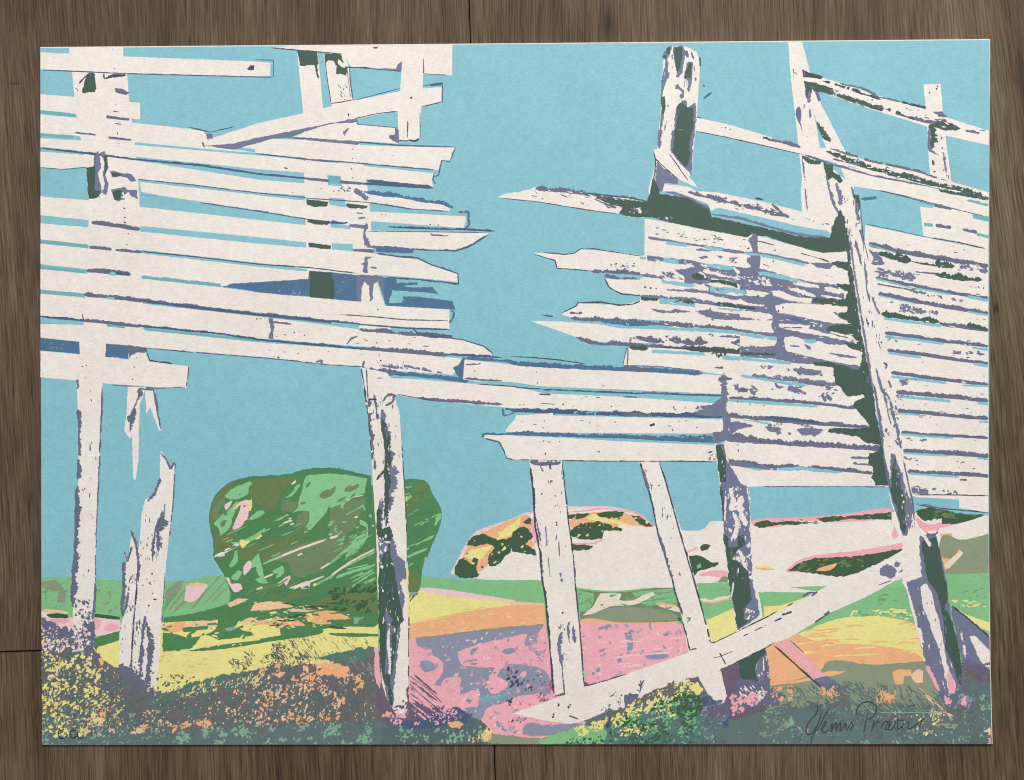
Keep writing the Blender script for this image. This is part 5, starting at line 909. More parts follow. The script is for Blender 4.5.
# post in dark green, violet and plum ink under the brace
Sd('plum', "d3 828 342 900 318 905 400 880 470 862 480", .6); Sd('dg', "d3 900 315 1005 262 1010 290 975 310 965 350 980 390 940 392 905 375", .7); Sd('viol', "d3 975 310 1010 280 1020 330 1024 410 990 420 968 360", .8); E('white', "d3 1005 290 1000 350", 10, 1.0, .1, .1); F('white', "d3 970 340 1024 330 1024 400 980 410", 10, r=(.5, 1.2), ang=1)
P(fence, 'white', "d3 735 365 790 358 866 488 830 477 780 442", .6); E('viol', "d4 742 100 765 200 790 320 785 400", 16, .8)
E('viol_d', "d4 0 280 8 340 0 400", 10, .9)
Sd('pink', "d4 45 240 100 228 130 260 245 372 195 385 150 330", .4); E('ink', "d4 38 248 130 330 190 385 240 425", 6, .7, .05); E('ink', "d4 100 228 160 280", 3, .7, .1, .3); Sd('viol', "d4 195 382 245 370 300 400 240 420", .6)
Sd('viol_d', "d4 220 400 270 395 290 430 260 440", .8)

for a_, b_, n_ in (("c1 300 0 405 0 400 400 380 780 290 780 305 400", 'viol_d', 26), ("c1 555 520 680 480 655 780 550 780", 'viol_d', 30), ("f5 500 20 590 20 570 560 490 540", 'viol_d', 22), ("c2 440 40 550 60 590 500 480 560", 'viol_d', 26), ("c3 90 330 210 330 250 760 130 760", 'viol_d', 22), ("c3 520 330 600 330 710 760 640 760", 'viol_d', 16), ("a4 100 180 160 180 240 700 160 740", 'viol_d', 14), ("a4 640 520 715 560 735 710 665 690", 'viol_d', 14), ("b4 310 20 350 20 480 700 440 700", 'viol_d', 26), ("a3 600 240 740 260 720 400 590 560", 'viol_d', 24)):
    F(b_, a_, n_, r=(.25, .75), ang=1.5, spread=.15, asp=(1.5, 5), thr=-.1)
for s_ in ("b4 410 160 893 250 893 780 510 780", "c4 520 20 893 40 893 430 600 420", "b3 540 120 930 190 930 240 540 180", "c3 20 20 840 60 840 290 20 290", "b2 20 500 800 600 800 720 20 640"):
    F('viol_d', s_, 34, r=(.25, .7), ang=.1, spread=.1, asp=(1.5, 5), thr=-.1)

for s_ in ("u1 60 280 860 350 1014 480 1014 740 400 700 300 400", "u2 0 300 820 480 860 720 0 760", "u3 0 20 900 100 940 360 600 480 0 480", "b3 540 420 1000 450 1000 620 560 600", "b4 410 215 893 300 893 780 500 780", "c4 520 10 893 40 893 430 590 430"):
    F('white', s_, 46, r=(.25, .7), ang=.12, spread=.12, asp=(1.5, 5), thr=-.2)
for s_ in ("a4 160 320 560 420 885 520 885 560 500 440 180 370", "a4 250 590 893 770 893 790 600 730 260 610", "a3 100 740 500 775 b3 540 90 300 60 60 30", "b3 700 10 1024 60 b4 250 130 250 150 0 90 b3 900 80"):
    F('viol_d', s_, 44, r=(.25, .8), ang=.25, spread=.15, asp=(1.5, 5), thr=-.2); F('white', s_, 30, r=(.25, .7), ang=.25, spread=.15, asp=(1.5, 5), thr=-.2)
for s_ in ("c2 490 130 540 130 570 780 490 780", "d2 490 0 580 0 550 500 510 480", "c3 820 250 900 400 950 770 870 770", "b4 300 80 330 80 425 780 400 780", "c4 500 280 540 290 600 560 560 600", "d4 570 20 700 10 780 400 700 440"):
    F('white', s_, 22, r=(.25, .8), ang=1.45, spread=.15, asp=(1.5, 5), thr=-.2); F('viol', s_, 26, r=(.3, .9), ang=1.45, spread=.15, asp=(1.5, 5), thr=-.2)
# ================================================================== FOREGROUND GRASS
grass = Part('printed_grass', label='dark printed grass with yellow and orange flecks along the bottom')
G = lambda col, s, n, **k: flecks(grass, col, s, n, **k)
# left mound
P(grass, 'mauve', "d1 158 230 200 235 240 250 280 245 330 230 372 260 400 315 440 330 475 345 500 330 540 360 570 420 615 440 672 480 700 470 800 440 1024 400 d2 200 360 470 400 480 450 490 560 d1 1024 600 158 600", 1.6)
P(grass, 'mauve', "d1 158 250 260 260 380 270 420 330 480 350 550 420 570 480 520 590 158 600", 1.6)
P(grass, 'viol_d', "d1 158 142 185 148 200 165 225 160 240 185 262 175 270 200 285 170 290 215 320 195 330 150 345 170 372 150 374 262 340 280 300 262 250 275 200 240 158 250", 1.6)
P(grass, 'viol_d', "d1 470 335 500 330 530 350 550 380 575 400 580 435 610 440 600 450 540 445 490 420", 1.4)
P(grass, 'teal_g', "d1 560 480 610 445 700 430 740 400 800 385 900 360 1024 345 d2 70 330 70 380 0 400 d1 1024 420 800 450 672 490", 1.8)
P(grass, 'mauve', "d1 800 420 900 380 1024 345 d2 80 325 140 330 200 320 250 330 330 340 460 370 472 470 480 545 0 560 d1 1024 560 800 560 600 550 560 500", 1.6)
P(grass, 'slate', "d1 158 570 240 590 330 585 420 570 520 585 672 580 760 585 900 575 1024 580 d2 100 565 260 550 400 560 480 540 560 580 700 570 760 560 840 520 900 560 940 672 0 672 d1 158 672", 1.6)
if 0: P(grass, 'slate_d', "d1 158 275 260 285 340 290 372 330 420 350 470 400 540 450 560 520 500 570 420 560 330 575 240 580 158 560", 1.6)
# tufts above the mound
blades(grass, 'mauve', "d1 620 445 820 400 1024 350 d2 60 320 480 390 480 420 60 350 d1 1024 380 672 470", 150, (2, 7), .45, -1.0, .4)
blades(grass, 'yellow', "d1 672 470 780 410 1024 370 d2 100 340 100 360 d1 1024 400 800 440 660 480", 90, (2, 7), .5, -1.0, .35)
blades(grass, 'teal_g', "d1 672 470 780 420 1024 370 d1 1024 420 800 450 660 490", 70, (2, 8), .55, -1.2, .4)
G('mauve', "d1 900 310 1024 250 d2 0 260 180 240 230 330 100 340 0 340 d1 1024 345 920 350", 150, r=(.35, 1.1), ang=.9, asp=(1.5, 4))
G('dgn', "d1 920 330 1024 290 d2 120 250 230 300 100 310", 60, r=(.35, 1.0), ang=.9, asp=(1.5, 4))
blades(grass, 'olive', "d2 60 240 260 200 440 210 440 250 230 300 100 330", 70, (3, 9), .3, .95, .2)
blades(grass, 'mauve', "d2 50 230 220 200 240 290 80 320", 60, (3, 9), .35, .95, .2)
P(grass, 'teal_g', "d2 240 300 300 285 400 262 470 255 470 290 380 320 330 335 300 310", 1.3)
blades(grass, 'mauve', "d2 290 280 470 270 470 370 400 380 300 330", 55, (4, 12), .5, .8, .15)
blades(grass, 'seag', "d2 360 290 470 290 470 360 420 360", 16, (4, 10), .4, .8, .1)
P(grass, 'orange', "d2 235 322 320 318 370 335 360 375 280 365 240 370", 1.4)
P(grass, 'orange', "d2 385 370 415 365 430 400 425 420 385 400", 1.0)
# flecks on the left mound
G('slate_d', "d1 158 270 340 280 420 340 480 380 560 470 560 560 420 600 158 600", 330, r=(.8, 2.8), ang=-.7, asp=(1, 2), thr=-.3)
G('viol_d', "d1 158 240 380 250 400 320 158 320", 90, r=(.6, 2.0), ang=-.8, thr=-.3)
G('viol_d', "d1 450 320 540 330 620 440 600 470 500 440", 70, r=(.6, 2.0), ang=-.8, thr=-.3)
G('mauve', "d1 470 360 560 380 640 450 640 490 520 470", 50, r=(.7, 2.2), ang=-.8, thr=-.3)
G('slate', "d1 158 540 640 540 1024 550 d2 470 540 470 590 0 590 d1 1024 600 158 600", 190, r=(.8, 2.6), ang=-.7, thr=-.3)
G('mauve', "d1 158 570 640 570 1024 560 d2 470 560 470 600 0 600 d1 1024 620 158 610", 110, r=(.7, 2.2), ang=-.7, thr=-.1)
G('slate_d', "d2 0 330 240 340 470 380 470 560 0 570", 200, r=(.7, 2.4), ang=-.7, thr=-.1)
G('yellow', "d1 158 290 380 330 470 460 460 560 158 600", 80, r=(.4, 1.3), ang=-.8, thr=-.3)
G('yellow', "d1 158 330 340 290 420 380 480 480 480 560 330 600 158 620", 230, r=(.6, 2.3), ang=-.8, spread=.7, asp=(1, 2.4), clump=.11, thr=-.06, jag=.62)
G('yellow', "d1 158 200 250 240 360 270 380 340 158 350", 60, r=(.6, 1.7), ang=-1.1, asp=(1, 2.2))
G('pink_l', "d1 158 140 260 150 330 150 372 240 300 280 200 270 158 300", 75, r=(.5, 1.5), ang=-.9, asp=(1, 2.2))
G('white', "d1 180 220 330 200 370 250 240 300 170 300", 45, r=(.5, 1.4), ang=-1, asp=(1, 2.4))
G('seag', "d1 158 500 420 480 600 540 700 672 158 672", 90, r=(.7, 2.0), ang=-.7, asp=(1, 1.8))
G('peach', "d1 260 540 460 520 560 560 672 590 500 600 280 600", 60, r=(.7, 2.0), ang=-.5, asp=(1, 2))
G('orange', "d1 370 320 400 300 405 350 380 355", 8, r=(1, 2.2), ang=-1)
G('orange', "d1 380 490 430 490 440 520 400 530", 9, r=(1, 2.2), ang=-1)
G('orange', "d1 540 560 680 545 840 550 840 580 600 590", 50, r=(.7, 2.0), ang=-.8)
G('peach', "d1 560 510 620 500 672 560 580 570", 20, r=(.6, 1.6), ang=-1)
G('slate_d', "d1 600 480 1024 420 d2 470 470 470 540 0 560 d1 1024 560 620 560", 170, r=(.7, 2.4), ang=-.3, asp=(1.2, 3))
G('teal_g', "d1 600 480 1024 430 d1 1024 560 620 540", 50, r=(.6, 2.0), ang=-.3, asp=(1.2, 3))
G('orange', "d2 0 330 220 300 350 330 430 400 340 500 330 550 60 560 0 560", 190, r=(.7, 2.1), ang=-1, spread=.5, asp=(1, 2.2), clump=.07, thr=.05)
G('peach', "d2 0 330 220 310 340 340 330 540 0 560", 110, r=(.6, 1.8), ang=-1, asp=(1, 2.2), clump=.07, thr=.05)
G('peach', "d1 780 480 1024 380 d1 1024 560 800 560", 45, r=(.5, 1.5), ang=-1, asp=(1, 2.2))
G('yellow', "d2 0 250 220 220 240 300 100 330 0 340", 60, r=(.5, 1.6), ang=-.6, asp=(1, 3))
G('seag', "d1 672 590 1024 560 d2 340 560 460 560 460 672 0 672 d1 1024 672 672 672", 150, r=(.7, 2.3), ang=-1, asp=(1, 1.8), thr=.05)
G('slate', "d1 158 560 672 560 672 672 158 672", 60, r=(.8, 2.4), ang=-.6)
for rg, n_ in (("d1 370 330 1024 400 d2 470 360 470 560 0 570 d1 1024 575 420 570", 420), ("d1 158 300 470 400 520 590 158 600", 160)):
    G('slate', rg, n_, r=(.4, 1.5), ang=-.8, thr=-.3, clump=.2)
    G('slate_d', rg, n_ // 2, r=(.4, 1.6), ang=-.8, thr=-.3, clump=.2)
G('peach', "d1 600 430 1024 380 d2 470 380 470 560 0 565 d1 1024 565 600 560", 120, r=(.3, .9), ang=-1, asp=(1, 2.4), thr=-.3)
G('yellow', "d1 158 290 470 340 520 590 158 600", 110, r=(.3, .9), ang=-1, asp=(1, 2.4), thr=-.3)
G('seag', "d1 158 540 1024 560 d2 470 550 470 640 0 640 d1 1024 640 158 640", 90, r=(.3, 1.0), ang=-1, asp=(1, 2.4), thr=-.3)
# strands and pink by the middle post
P(grass, 'plum', "d2 470 440 500 410 520 470 540 520 600 530 600 400 672 420 720 490 740 520 672 560 560 570 500 560", 1.4)
P(grass, 'pink', "d2 470 260 486 255 490 330 500 400 490 420 472 380", .8)
P(grass, 'pink', "d2 606 380 660 430 720 480 700 505 672 490 606 470", 1.0)
for i in range(12):
    a = 606 + RNG.uniform(0, 20); b = 365 + i * 12
    strip(grass, 'plum' if i % 2 == 0 else 'pink', "d2 %.0f %.0f %.0f %.0f" % (a, b, a + 70 + RNG.uniform(10, 60), b + 75 + RNG.uniform(0, 20)), 7, .6, .2)
E2 = lambda s: strip(grass, 'plum', s, 3.5, .5, .1)
E2("d2 606 368 680 420 740 480"); E2("d2 606 398 660 450 720 500")
P(grass, 'navy', "d2 560 560 620 540 700 545 760 505 800 490 850 530 830 560 740 570 660 580 580 590", 1.4)
P(grass, 'slate_d', "d2 500 570 600 580 720 570 800 555 860 530 900 550 940 600 930 672 500 672", 1.4)
G('pink', "d2 500 500 620 500 740 480 830 520 760 570 540 560", 100, r=(.6, 1.8), ang=-.9, asp=(1, 2.2))
G('plum', "d2 500 440 620 480 760 490 780 540 540 550", 60, r=(.6, 1.9), ang=-.9, asp=(1, 2.2))
G('navy', "d2 600 530 860 500 860 560 672 570", 50, r=(.6, 1.8), ang=-.9, asp=(1, 2.2))
G('orange', "d2 490 510 530 500 530 560 500 560", 10, r=(.6, 1.6))
P(grass, 'orange', "d2 765 550 790 545 825 560 800 575 770 570", 1.0)
P(grass, 'orange', "d2 890 600 915 585 940 600 935 630 900 630", 1.0)
G('seag', "d2 540 560 700 580 900 570 930 630 540 672", 60, r=(.6, 2.0), ang=-1, asp=(1, 2.2))
G('yellow', "d2 800 570 930 570 930 630 820 630", 22, r=(.5, 1.5), ang=-1)
P(grass, 'greyg', "d2 930 600 1024 600 d3 0 605 60 610 140 620 140 672 0 672 d2 1024 672 930 672", .9)
# centre bottom: green bank
P(grass, 'lilac', "d3 50 570 80 558 150 565 270 555 300 565 200 590 100 610 50 600", .9)
P(grass, 'green', "d3 110 625 200 590 300 560 380 580 420 672 120 672", .9)
P(grass, 'teal_g', "d3 380 600 400 545 470 520 500 480 560 460 620 430 700 400 745 430 760 480 790 520 860 560 860 672 370 672", 1.6)
P(grass, 'slate', "d3 740 672 770 600 830 560 900 540 1024 520 d4 0 490 100 475 240 480 400 480 520 475 672 470 720 500 800 500 890 470 890 672 0 672 d3 1024 672", 1.4)
G('slate', "d3 740 520 1024 470 d4 400 430 890 450 890 560 0 560 d3 1024 600 760 640", 190, r=(.6, 2.2), ang=-.7, thr=-.2)
if 0: P(grass, 'slate_d', "d3 860 672 870 590 940 560 1024 530 d4 0 500 140 490 240 520 240 672 0 672 d3 1024 672", 1.6)
P(grass, 'mauve', "d3 695 380 740 372 750 392 720 400 700 400", .8); P(grass, 'mauve', "d3 545 440 560 428 600 415 610 430 560 450", .9)
P(grass, 'viol_d', "g4 185 412 190 385 215 392 230 368 250 385 300 382 302 432 270 452 240 462 200 490 192 450", .6); G('viol_d', "g4 0 500 120 440 170 430 160 470 60 520", 16, r=(.4, 1.2)); [strip(grass, 'ink', q, 9, .8, .2) for q in ("g4 310 375 320 320 345 270", "g4 318 330 300 300", "g4 322 320 318 275", "g4 312 345 340 310", "g4 306 360 285 345")]
P(grass, 'navy', "d3 750 470 780 450 830 480 860 520 860 570 800 580 770 550 750 510", 1.5)
P(grass, 'plum', "d3 830 480 870 440 940 470 1000 480 1010 500 960 520 870 545 850 520", 1.5)
G('yellow', "d3 270 570 400 530 500 460 600 420 700 385 760 430 672 450 540 510 420 560 300 590", 170, r=(.7, 2.2), ang=-.7, asp=(1, 2), thr=-.1)
G('mauve', "d3 370 520 500 460 620 400 740 380 740 430 560 460 420 540", 90, r=(.7, 2.1), ang=-.7)
G('green', "d3 380 560 520 500 672 440 740 440 760 500 720 620 400 630", 150, r=(.7, 2.2), ang=-.6, asp=(1, 2))
G('dgn', "d3 390 560 520 500 672 440 760 450 760 600 700 672 400 672", 170, r=(.7, 2.4), ang=-.6, asp=(1, 2))
G('slate_d', "d3 390 590 520 540 672 460 760 480 860 560 860 672 400 672", 130, r=(.7, 2.6), ang=-.6)
G('seag', "d3 420 560 560 500 700 450 860 560 800 672 440 630", 80, r=(.5, 1.7), ang=-.8, asp=(1, 2))
G('lilac', "d3 740 480 850 480 860 560 780 620 750 560", 55, r=(.6, 1.9), ang=-.9)
G('yellow', "d3 420 520 672 440 660 520 500 610 400 610", 50, r=(.6, 1.7), ang=-.7)
P(grass, 'yellow', "d3 700 410 740 395 765 425 740 445 710 425", 1.2)
G('dgn', "d3 240 590 400 580 400 672 220 672", 34, r=(.5, 1.7), ang=-.7)
G('yellow', "d3 250 575 350 540 390 530 360 580 280 605", 40, r=(.5, 1.7), ang=-.4)
G('ink', "d3 340 545 400 530 390 570 340 570", 12, r=(.5, 1.4))
G('viol_d', "g4 800 380 900 420 1014 480 1014 560 900 600 800 560", 90, r=(.6, 2.0), ang=-.7, thr=-.2)
G('slate', "g4 780 560 960 560 960 720 800 700", 60, r=(.6, 2.0), ang=-.7, thr=-.1)
G('plum', "g4 850 480 960 480 960 570 860 560", 30, r=(.5, 1.6), ang=-.7, thr=-.2)
G('dgn', "g4 500 360 780 380 800 560 560 560", 70, r=(.6, 2.0), ang=-.7, thr=-.2)
# right foreground
P(grass, 'viol_d', "d3 895 385 1010 388 1024 380 1024 470 960 500 860 495 880 440", 1.3)
blades(grass, 'white', "d3 890 395 1000 410 1024 440 950 460 900 440", 26, (3, 8), .5, .9, .15)
G('pink', "d3 870 450 1024 430 d4 0 420 50 450 40 480 0 470 d3 1024 490 880 530", 70, r=(.7, 2.2), ang=-.8)
G('white', "d3 940 440 1024 420 1024 450 950 470", 14, r=(.5, 1.5), ang=-.8)
P(grass, 'viol_d', "d4 0 440 20 430 40 460 60 470 40 490 0 500", 1.3); P(grass, 'viol_d', "d4 690 435 740 450 800 440 835 480 830 520 760 500 700 470", 1.4)
G('lilac', "d4 690 440 830 450 835 515 740 500", 40, r=(.6, 1.9), ang=-.9); G('pink', "d4 690 420 790 430 800 480 720 480", 30, r=(.6, 1.8), ang=-.9)
G('orange', "d4 20 400 120 410 120 470 40 470", 40, r=(.6, 1.7), ang=-.9); G('viol_d', "d4 0 400 80 430 100 480 0 490", 40, r=(.6, 1.8), ang=-.9)
G('greyg', "d4 80 410 240 420 240 500 100 490", 60, r=(.6, 2.0), ang=.9, asp=(1.2, 3)); G('orange', "d4 205 420 300 410 300 470 230 470", 40, r=(.6, 2.0), ang=-.9, asp=(1, 2.4)); G('viol_d', "d4 240 400 300 410 290 460 250 450", 22, r=(.6, 1.6), ang=.9, asp=(1.2, 3))
blades(grass, 'slate', "d4 300 400 690 430 710 500 300 490", 150, (3, 10), .5, -2.2, .3); blades(grass, 'slate', "d4 100 410 400 400 400 470 120 480", 90, (3, 8), .5, -2.2, .4)
blades(grass, 'greyg', "d4 320 420 690 440 720 520 340 500", 90, (3, 11), .5, .75, .2); blades(grass, 'orange', "d4 440 440 520 440 520 480 440 480", 40, (2, 6), .5, -1.2, .5); G('orange', "d4 435 440 525 440 515 470 445 470", 24, r=(.6, 1.6), ang=0)
G('orange', "d4 620 500 740 510 740 530 660 520", 14, r=(.5, 1.4)); blades(grass, 'peach', "d4 580 390 730 520 720 530 580 400", 16, (4, 12), .35, .75, .1)
G('mauve', "d4 290 440 330 440 335 490 300 490", 24, r=(.8, 2.4)); P(grass, 'mauve', "d4 300 450 325 440 335 480 320 500 300 490", 1.4)
P(grass, 'mauve', "d4 672 550 700 545 760 550 775 570 720 580 660 578", 1.4); P(grass, 'greyg', "d4 665 562 720 555 770 560 760 575 700 578", 1.0); P(grass, 'mauve', "d4 800 600 850 590 890 600 890 625 830 625", 1.2); P(grass, 'peach', "d4 865 585 890 570 892 600 870 600", .9); P(grass, 'pink', "d4 860 625 893 610 893 672 865 672", .8)
P(grass, 'plum', "d4 790 330 840 325 893 350 893 395 850 390 800 385", 1.4); G('viol_d', "d4 770 300 893 320 893 430 780 430", 60, r=(.6, 2.2), ang=.6, thr=-.2); G('slate', "d4 780 360 900 370 900 460 800 450", 40, r=(.6, 2.2), ang=.6, thr=-.2); G('seag', "d4 840 440 900 440 900 510 850 500", 14, r=(.6, 2.0), ang=-.8, thr=-.3); G('brown', "d4 780 330 860 330 860 380 790 380", 14, r=(.6, 1.8), ang=.6, thr=-.3)
G('seag', "d4 0 490 240 490 500 500 890 520 890 672 0 672", 130, r=(.4, 1.5), ang=.9, asp=(1, 2.6)); G('greyg', "d3 880 600 1024 540 d4 100 520 120 560 0 600 d3 1024 630", 30, r=(.5, 1.6), ang=-.4, asp=(1.4, 3)); G('seag', "d4 40 540 110 535 110 560 50 570", 20, r=(.6, 1.9), ang=-.5, asp=(1, 2.4))
G('peach', "d4 470 500 700 510 672 570 490 560", 20, r=(.4, 1.2)); G('slate_d', "d4 120 470 800 500 880 560 880 672 120 672", 150, r=(.7, 2.6), ang=-.3, asp=(1.2, 3))
G('plum', "d4 360 500 620 510 620 560 380 560", 30, r=(.5, 1.6), asp=(1, 3)); G('yellow', "d4 610 510 720 540 672 610 600 590", 24, r=(.4, 1.4), ang=-1)
strip(grass, 'seag', "sg 540 196 700 196 910 197", 5, .2, .05)

G('brown', "d1 158 330 480 380 560 480 1024 400 d2 460 370 470 540 0 560 d1 1024 560 158 590", 150, r=(.6, 2.0), ang=-.7, thr=-.1)
G('mauve', "d3 780 520 1024 490 d4 400 450 890 470 890 600 0 600 d3 1024 620 800 600", 60, r=(.6, 2.2), ang=-.5, thr=.0)
# ================================================================== PENCIL MARKS
sign = Part('signature', label='handwritten pencil signature at the lower right of the sheet')
def pen(part, s, w=9): strip(part, 'pencil_d' if part.name == 'edition_mark' else 'pencil', s, w, .35, .12)
pen(sign, "sg 168 150 165 185 150 215 128 235 108 262 98 290 98 318 110 330 130 322 150 300 168 265 180 230 190 195", 7.3)
pen(sign, "sg 240 165 222 195 200 230 185 262 170 290 145 318 132 345 128 385", 7.3)
pen(sign, "sg 180 300 200 285 215 265 222 250 212 248 196 275 192 305 200 318 216 314 235 300", 7.3)
pen(sign, "sg 235 300 250 270 258 258 252 285 248 310 262 280 278 258 284 262 276 290 274 308", 7.3)
pen(sign, "sg 274 308 292 270 305 255 306 270 300 300 304 308 322 280 336 258 340 265 334 295 342 305", 7.3)
pen(sign, "sg 342 305 360 270 372 252 375 268 366 298 368 312", 7.3)
pen(sign, "sg 470 195 462 230 452 270 444 318", 7.3)
pen(sign, "sg 405 215 398 190 408 160 435 138 470 130 500 138 520 160 520 188 505 215 480 235 460 240", 8.3)
pen(sign, "sg 505 240 502 270 490 310 500 280 520 255 535 248 540 256", 7.3)
pen(sign, "sg 560 300 550 285 560 262 578 248 590 252 582 275 570 298 585 300 600 278 612 250", 7.3)
pen(sign, "sg 600 240 596 270 592 300 612 298 628 276 636 250 628 285 636 296", 7.3)
pen(sign, "sg 655 225 650 262 645 295 655 298 672 282 684 262 676 292 690 296", 7.3)
pen(sign, "sg 690 296 700 270 712 255 718 262 706 285 716 298 740 284 770 262 795 240 788 262 778 285 770 295", 7.3)
pen(sign, "sg 640 248 690 242", 6.2); pen(sign, "sg 700 160 730 156 760 148", 6.2); pen(sign, "sg 770 262 800 236 812 228", 5.2)
mark = Part('edition_mark', label='small pencil letters ea at the lower left of the sheet')
pen(mark, "ea 270 270 300 262 315 240 300 222 278 232 265 262 272 300 292 335 330 345 370 335", 19)
pen(mark, "ea 545 240 510 222 465 232 438 262 435 300 455 330 490 338 525 320 545 290 552 240 548 290 560 330 590 345 640 325 660 318", 19)

# ================================================================== THE SHEET
root = bpy.data.objects.new('art_print', None); COL.objects.link(root)
root['label'] = 'unframed art print of a broken white fence under a turquoise sky, lying on wooden boards'
root['category'] = 'art print'
bm = bmesh.new()
top = [bm.verts.new((X(x), Y(y), PAPER_Z)) for x, y in OUTLINE]
bot = [bm.verts.new((X(x), Y(y), 0.0002)) for x, y in OUTLINE]
bm.faces.new(top); bm.faces.new(list(reversed(bot)))
for i in range(len(top)): bm.faces.new((top[i], top[(i + 1) % len(top)], bot[(i + 1) % len(top)], bot[i]))
bmesh.ops.recalc_face_normals(bm, faces=bm.faces)
bmesh.ops.bevel(bm, geom=[e for e in bm.edges if all(v.co.z > .001 for v in e.verts)], offset=0.0003, segments=2, affect='EDGES')
me = bpy.data.meshes.new('paper'); bm.to_mesh(me); bm.free(); me.materials.append(mat('white'))
paper = bpy.data.objects.new('paper', me); COL.objects.link(paper); paper.parent = root
for p in PARTS: p.build(root)

# ================================================================== WOODEN FLOOR
def wood(name, seed, tint=1.0):
    m = bpy.data.materials.new(name); m.use_nodes = True
    nt = m.node_tree; N = nt.nodes; L = nt.links; b = N['Principled BSDF']
    b.inputs['Roughness'].default_value = 0.55; b.inputs['Specular IOR Level'].default_value = 0.3
    tc = N.new('ShaderNodeTexCoord')
    off = N.new('ShaderNodeVectorMath'); off.operation = 'ADD'; off.inputs[1].default_value = (seed * 3.7, seed * 1.9, 0)
    L.new(tc.outputs['Object'], off.inputs[0])
    def math1(op, a, c=None):
        n = N.new('ShaderNodeMath'); n.operation = op
        for i, v in enumerate((a, c)):
            if v is None: continue
            if isinstance(v, (int, float)): n.inputs[i].default_value = v
            else: L.new(v, n.inputs[i])
        return n.outputs[0]
    def nt_(sx, sy, det=4, rough=.6, dist=0.0, src=None):
        mp = N.new('ShaderNodeMapping'); mp.inputs['Scale'].default_value = (sx, sy, 1)
        L.new(src or warp, mp.inputs['Vector'])
        n = N.new('ShaderNodeTexNoise'); n.inputs['Scale'].default_value = 1; n.inputs['Detail'].default_value = det
        n.inputs['Roughness'].default_value = rough; n.inputs['Distortion'].default_value = dist
        L.new(mp.outputs[0], n.inputs['Vector']); return n.outputs['Fac']
    def ramp(v, a, c, lo, hi):
        r = N.new('ShaderNodeMapRange'); r.inputs['From Min'].default_value = a; r.inputs['From Max'].default_value = c
        r.inputs['To Min'].default_value = lo; r.inputs['To Max'].default_value = hi; L.new(v, r.inputs['Value']); return r.outputs[0]
    # slow sideways wander of the grain
    w0 = nt_(4, 1.3, 2, .5, 0, off.outputs[0])
    sx = N.new('ShaderNodeSeparateXYZ'); L.new(tc.outputs['Object'], sx.inputs[0])
    slant = math1('MULTIPLY', math1('MULTIPLY', sx.outputs[1], ramp(sx.outputs[0], .28, .42, 0, 1)), .075)
    wm = N.new('ShaderNodeCombineXYZ'); L.new(math1('ADD', ramp(w0, .2, .8, -.016, .016), slant), wm.inputs[0])
    wa = N.new('ShaderNodeVectorMath'); wa.operation = 'ADD'; L.new(off.outputs[0], wa.inputs[0]); L.new(wm.outputs[0], wa.inputs[1])
    warp = wa.outputs[0]
    broad = nt_(16, 1.2, 3, .55)
    mid = nt_(110, 4.0, 4, .6)
    fine = nt_(980, 24, 2, .75)
    pore = nt_(1000, 22, 2, .6)
    blot = nt_(9, 5, 3, .5)
    s = math1('ADD', math1('MULTIPLY', ramp(broad, .3, .7, 0, 1), .30), math1('MULTIPLY', ramp(mid, .3, .7, 0, 1), .22))
    s = math1('ADD', s, math1('MULTIPLY', ramp(fine, .34, .66, 0, 1), .32))
    s = math1('ADD', s, math1('MULTIPLY', ramp(blot, .3, .7, 0, 1), .14))
    cr = N.new('ShaderNodeValToRGB'); L.new(s, cr.inputs[0])
    e = cr.color_ramp.elements
    def cc(t): return tuple(lin(v) * tint for v in t) + (1,)
    e[0].position = .12; e[0].color = cc((54, 39, 25)); e[1].position = .88; e[1].color = cc((148, 128, 104))
    k = e.new(.42); k.color = cc((95, 75, 54)); k = e.new(.62); k.color = cc((116, 97, 75))
    pm = ramp(pore, .54, .62, 1.0, .60)
    streak = ramp(nt_(420, 6, 3, .6), .62, .70, 1.0, .72)
    pm2 = math1('MULTIPLY', pm, streak)
    sc = N.new('ShaderNodeVectorMath'); sc.operation = 'SCALE'; L.new(cr.outputs[0], sc.inputs[0]); L.new(pm2, sc.inputs['Scale'])
    # dark knots
    out = sc.outputs[0]
    for (kx, ky, rx, ry) in KNOTS:
        sub = N.new('ShaderNodeVectorMath'); sub.operation = 'SUBTRACT'; L.new(tc.outputs['Object'], sub.inputs[0]); sub.inputs[1].default_value = (kx, ky, 0)
        dv = N.new('ShaderNodeVectorMath'); dv.operation = 'MULTIPLY'; L.new(sub.outputs[0], dv.inputs[0]); dv.inputs[1].default_value = (1 / rx, 1 / ry, 0)
        ln = N.new('ShaderNodeVectorMath'); ln.operation = 'LENGTH'; L.new(dv.outputs[0], ln.inputs[0])
        d = math1('ADD', ln.outputs['Value'], math1('MULTIPLY', math1('SUBTRACT', mid, .5), 1.2))
        f = ramp(d, .25, 1.25, .38, 1.0)
        s2 = N.new('ShaderNodeVectorMath'); s2.operation = 'SCALE'; L.new(out, s2.inputs[0]); L.new(f, s2.inputs['Scale']); out = s2.outputs[0]
    L.new(out, b.inputs['Base Color'])
    bp = N.new('ShaderNodeBump'); bp.inputs['Strength'].default_value = .35; bp.inputs['Distance'].default_value = .0006
    L.new(math1('ADD', fine, math1('MULTIPLY', pm2, .6)), bp.inputs['Height']); L.new(bp.outputs[0], b.inputs['Normal'])
    return m
TH = math.radians(1.93)
floor = bpy.data.objects.new('floor', None)
def to_floor(px, py):
    # point of the boards' own axes for a traced point (seam from 469,0 to 494,745)
    x, y = X(px) - X(469), Y(py) - Y(0)
    c, s = math.cos(-TH), math.sin(-TH)
    return x * c - y * s, x * s + y * c
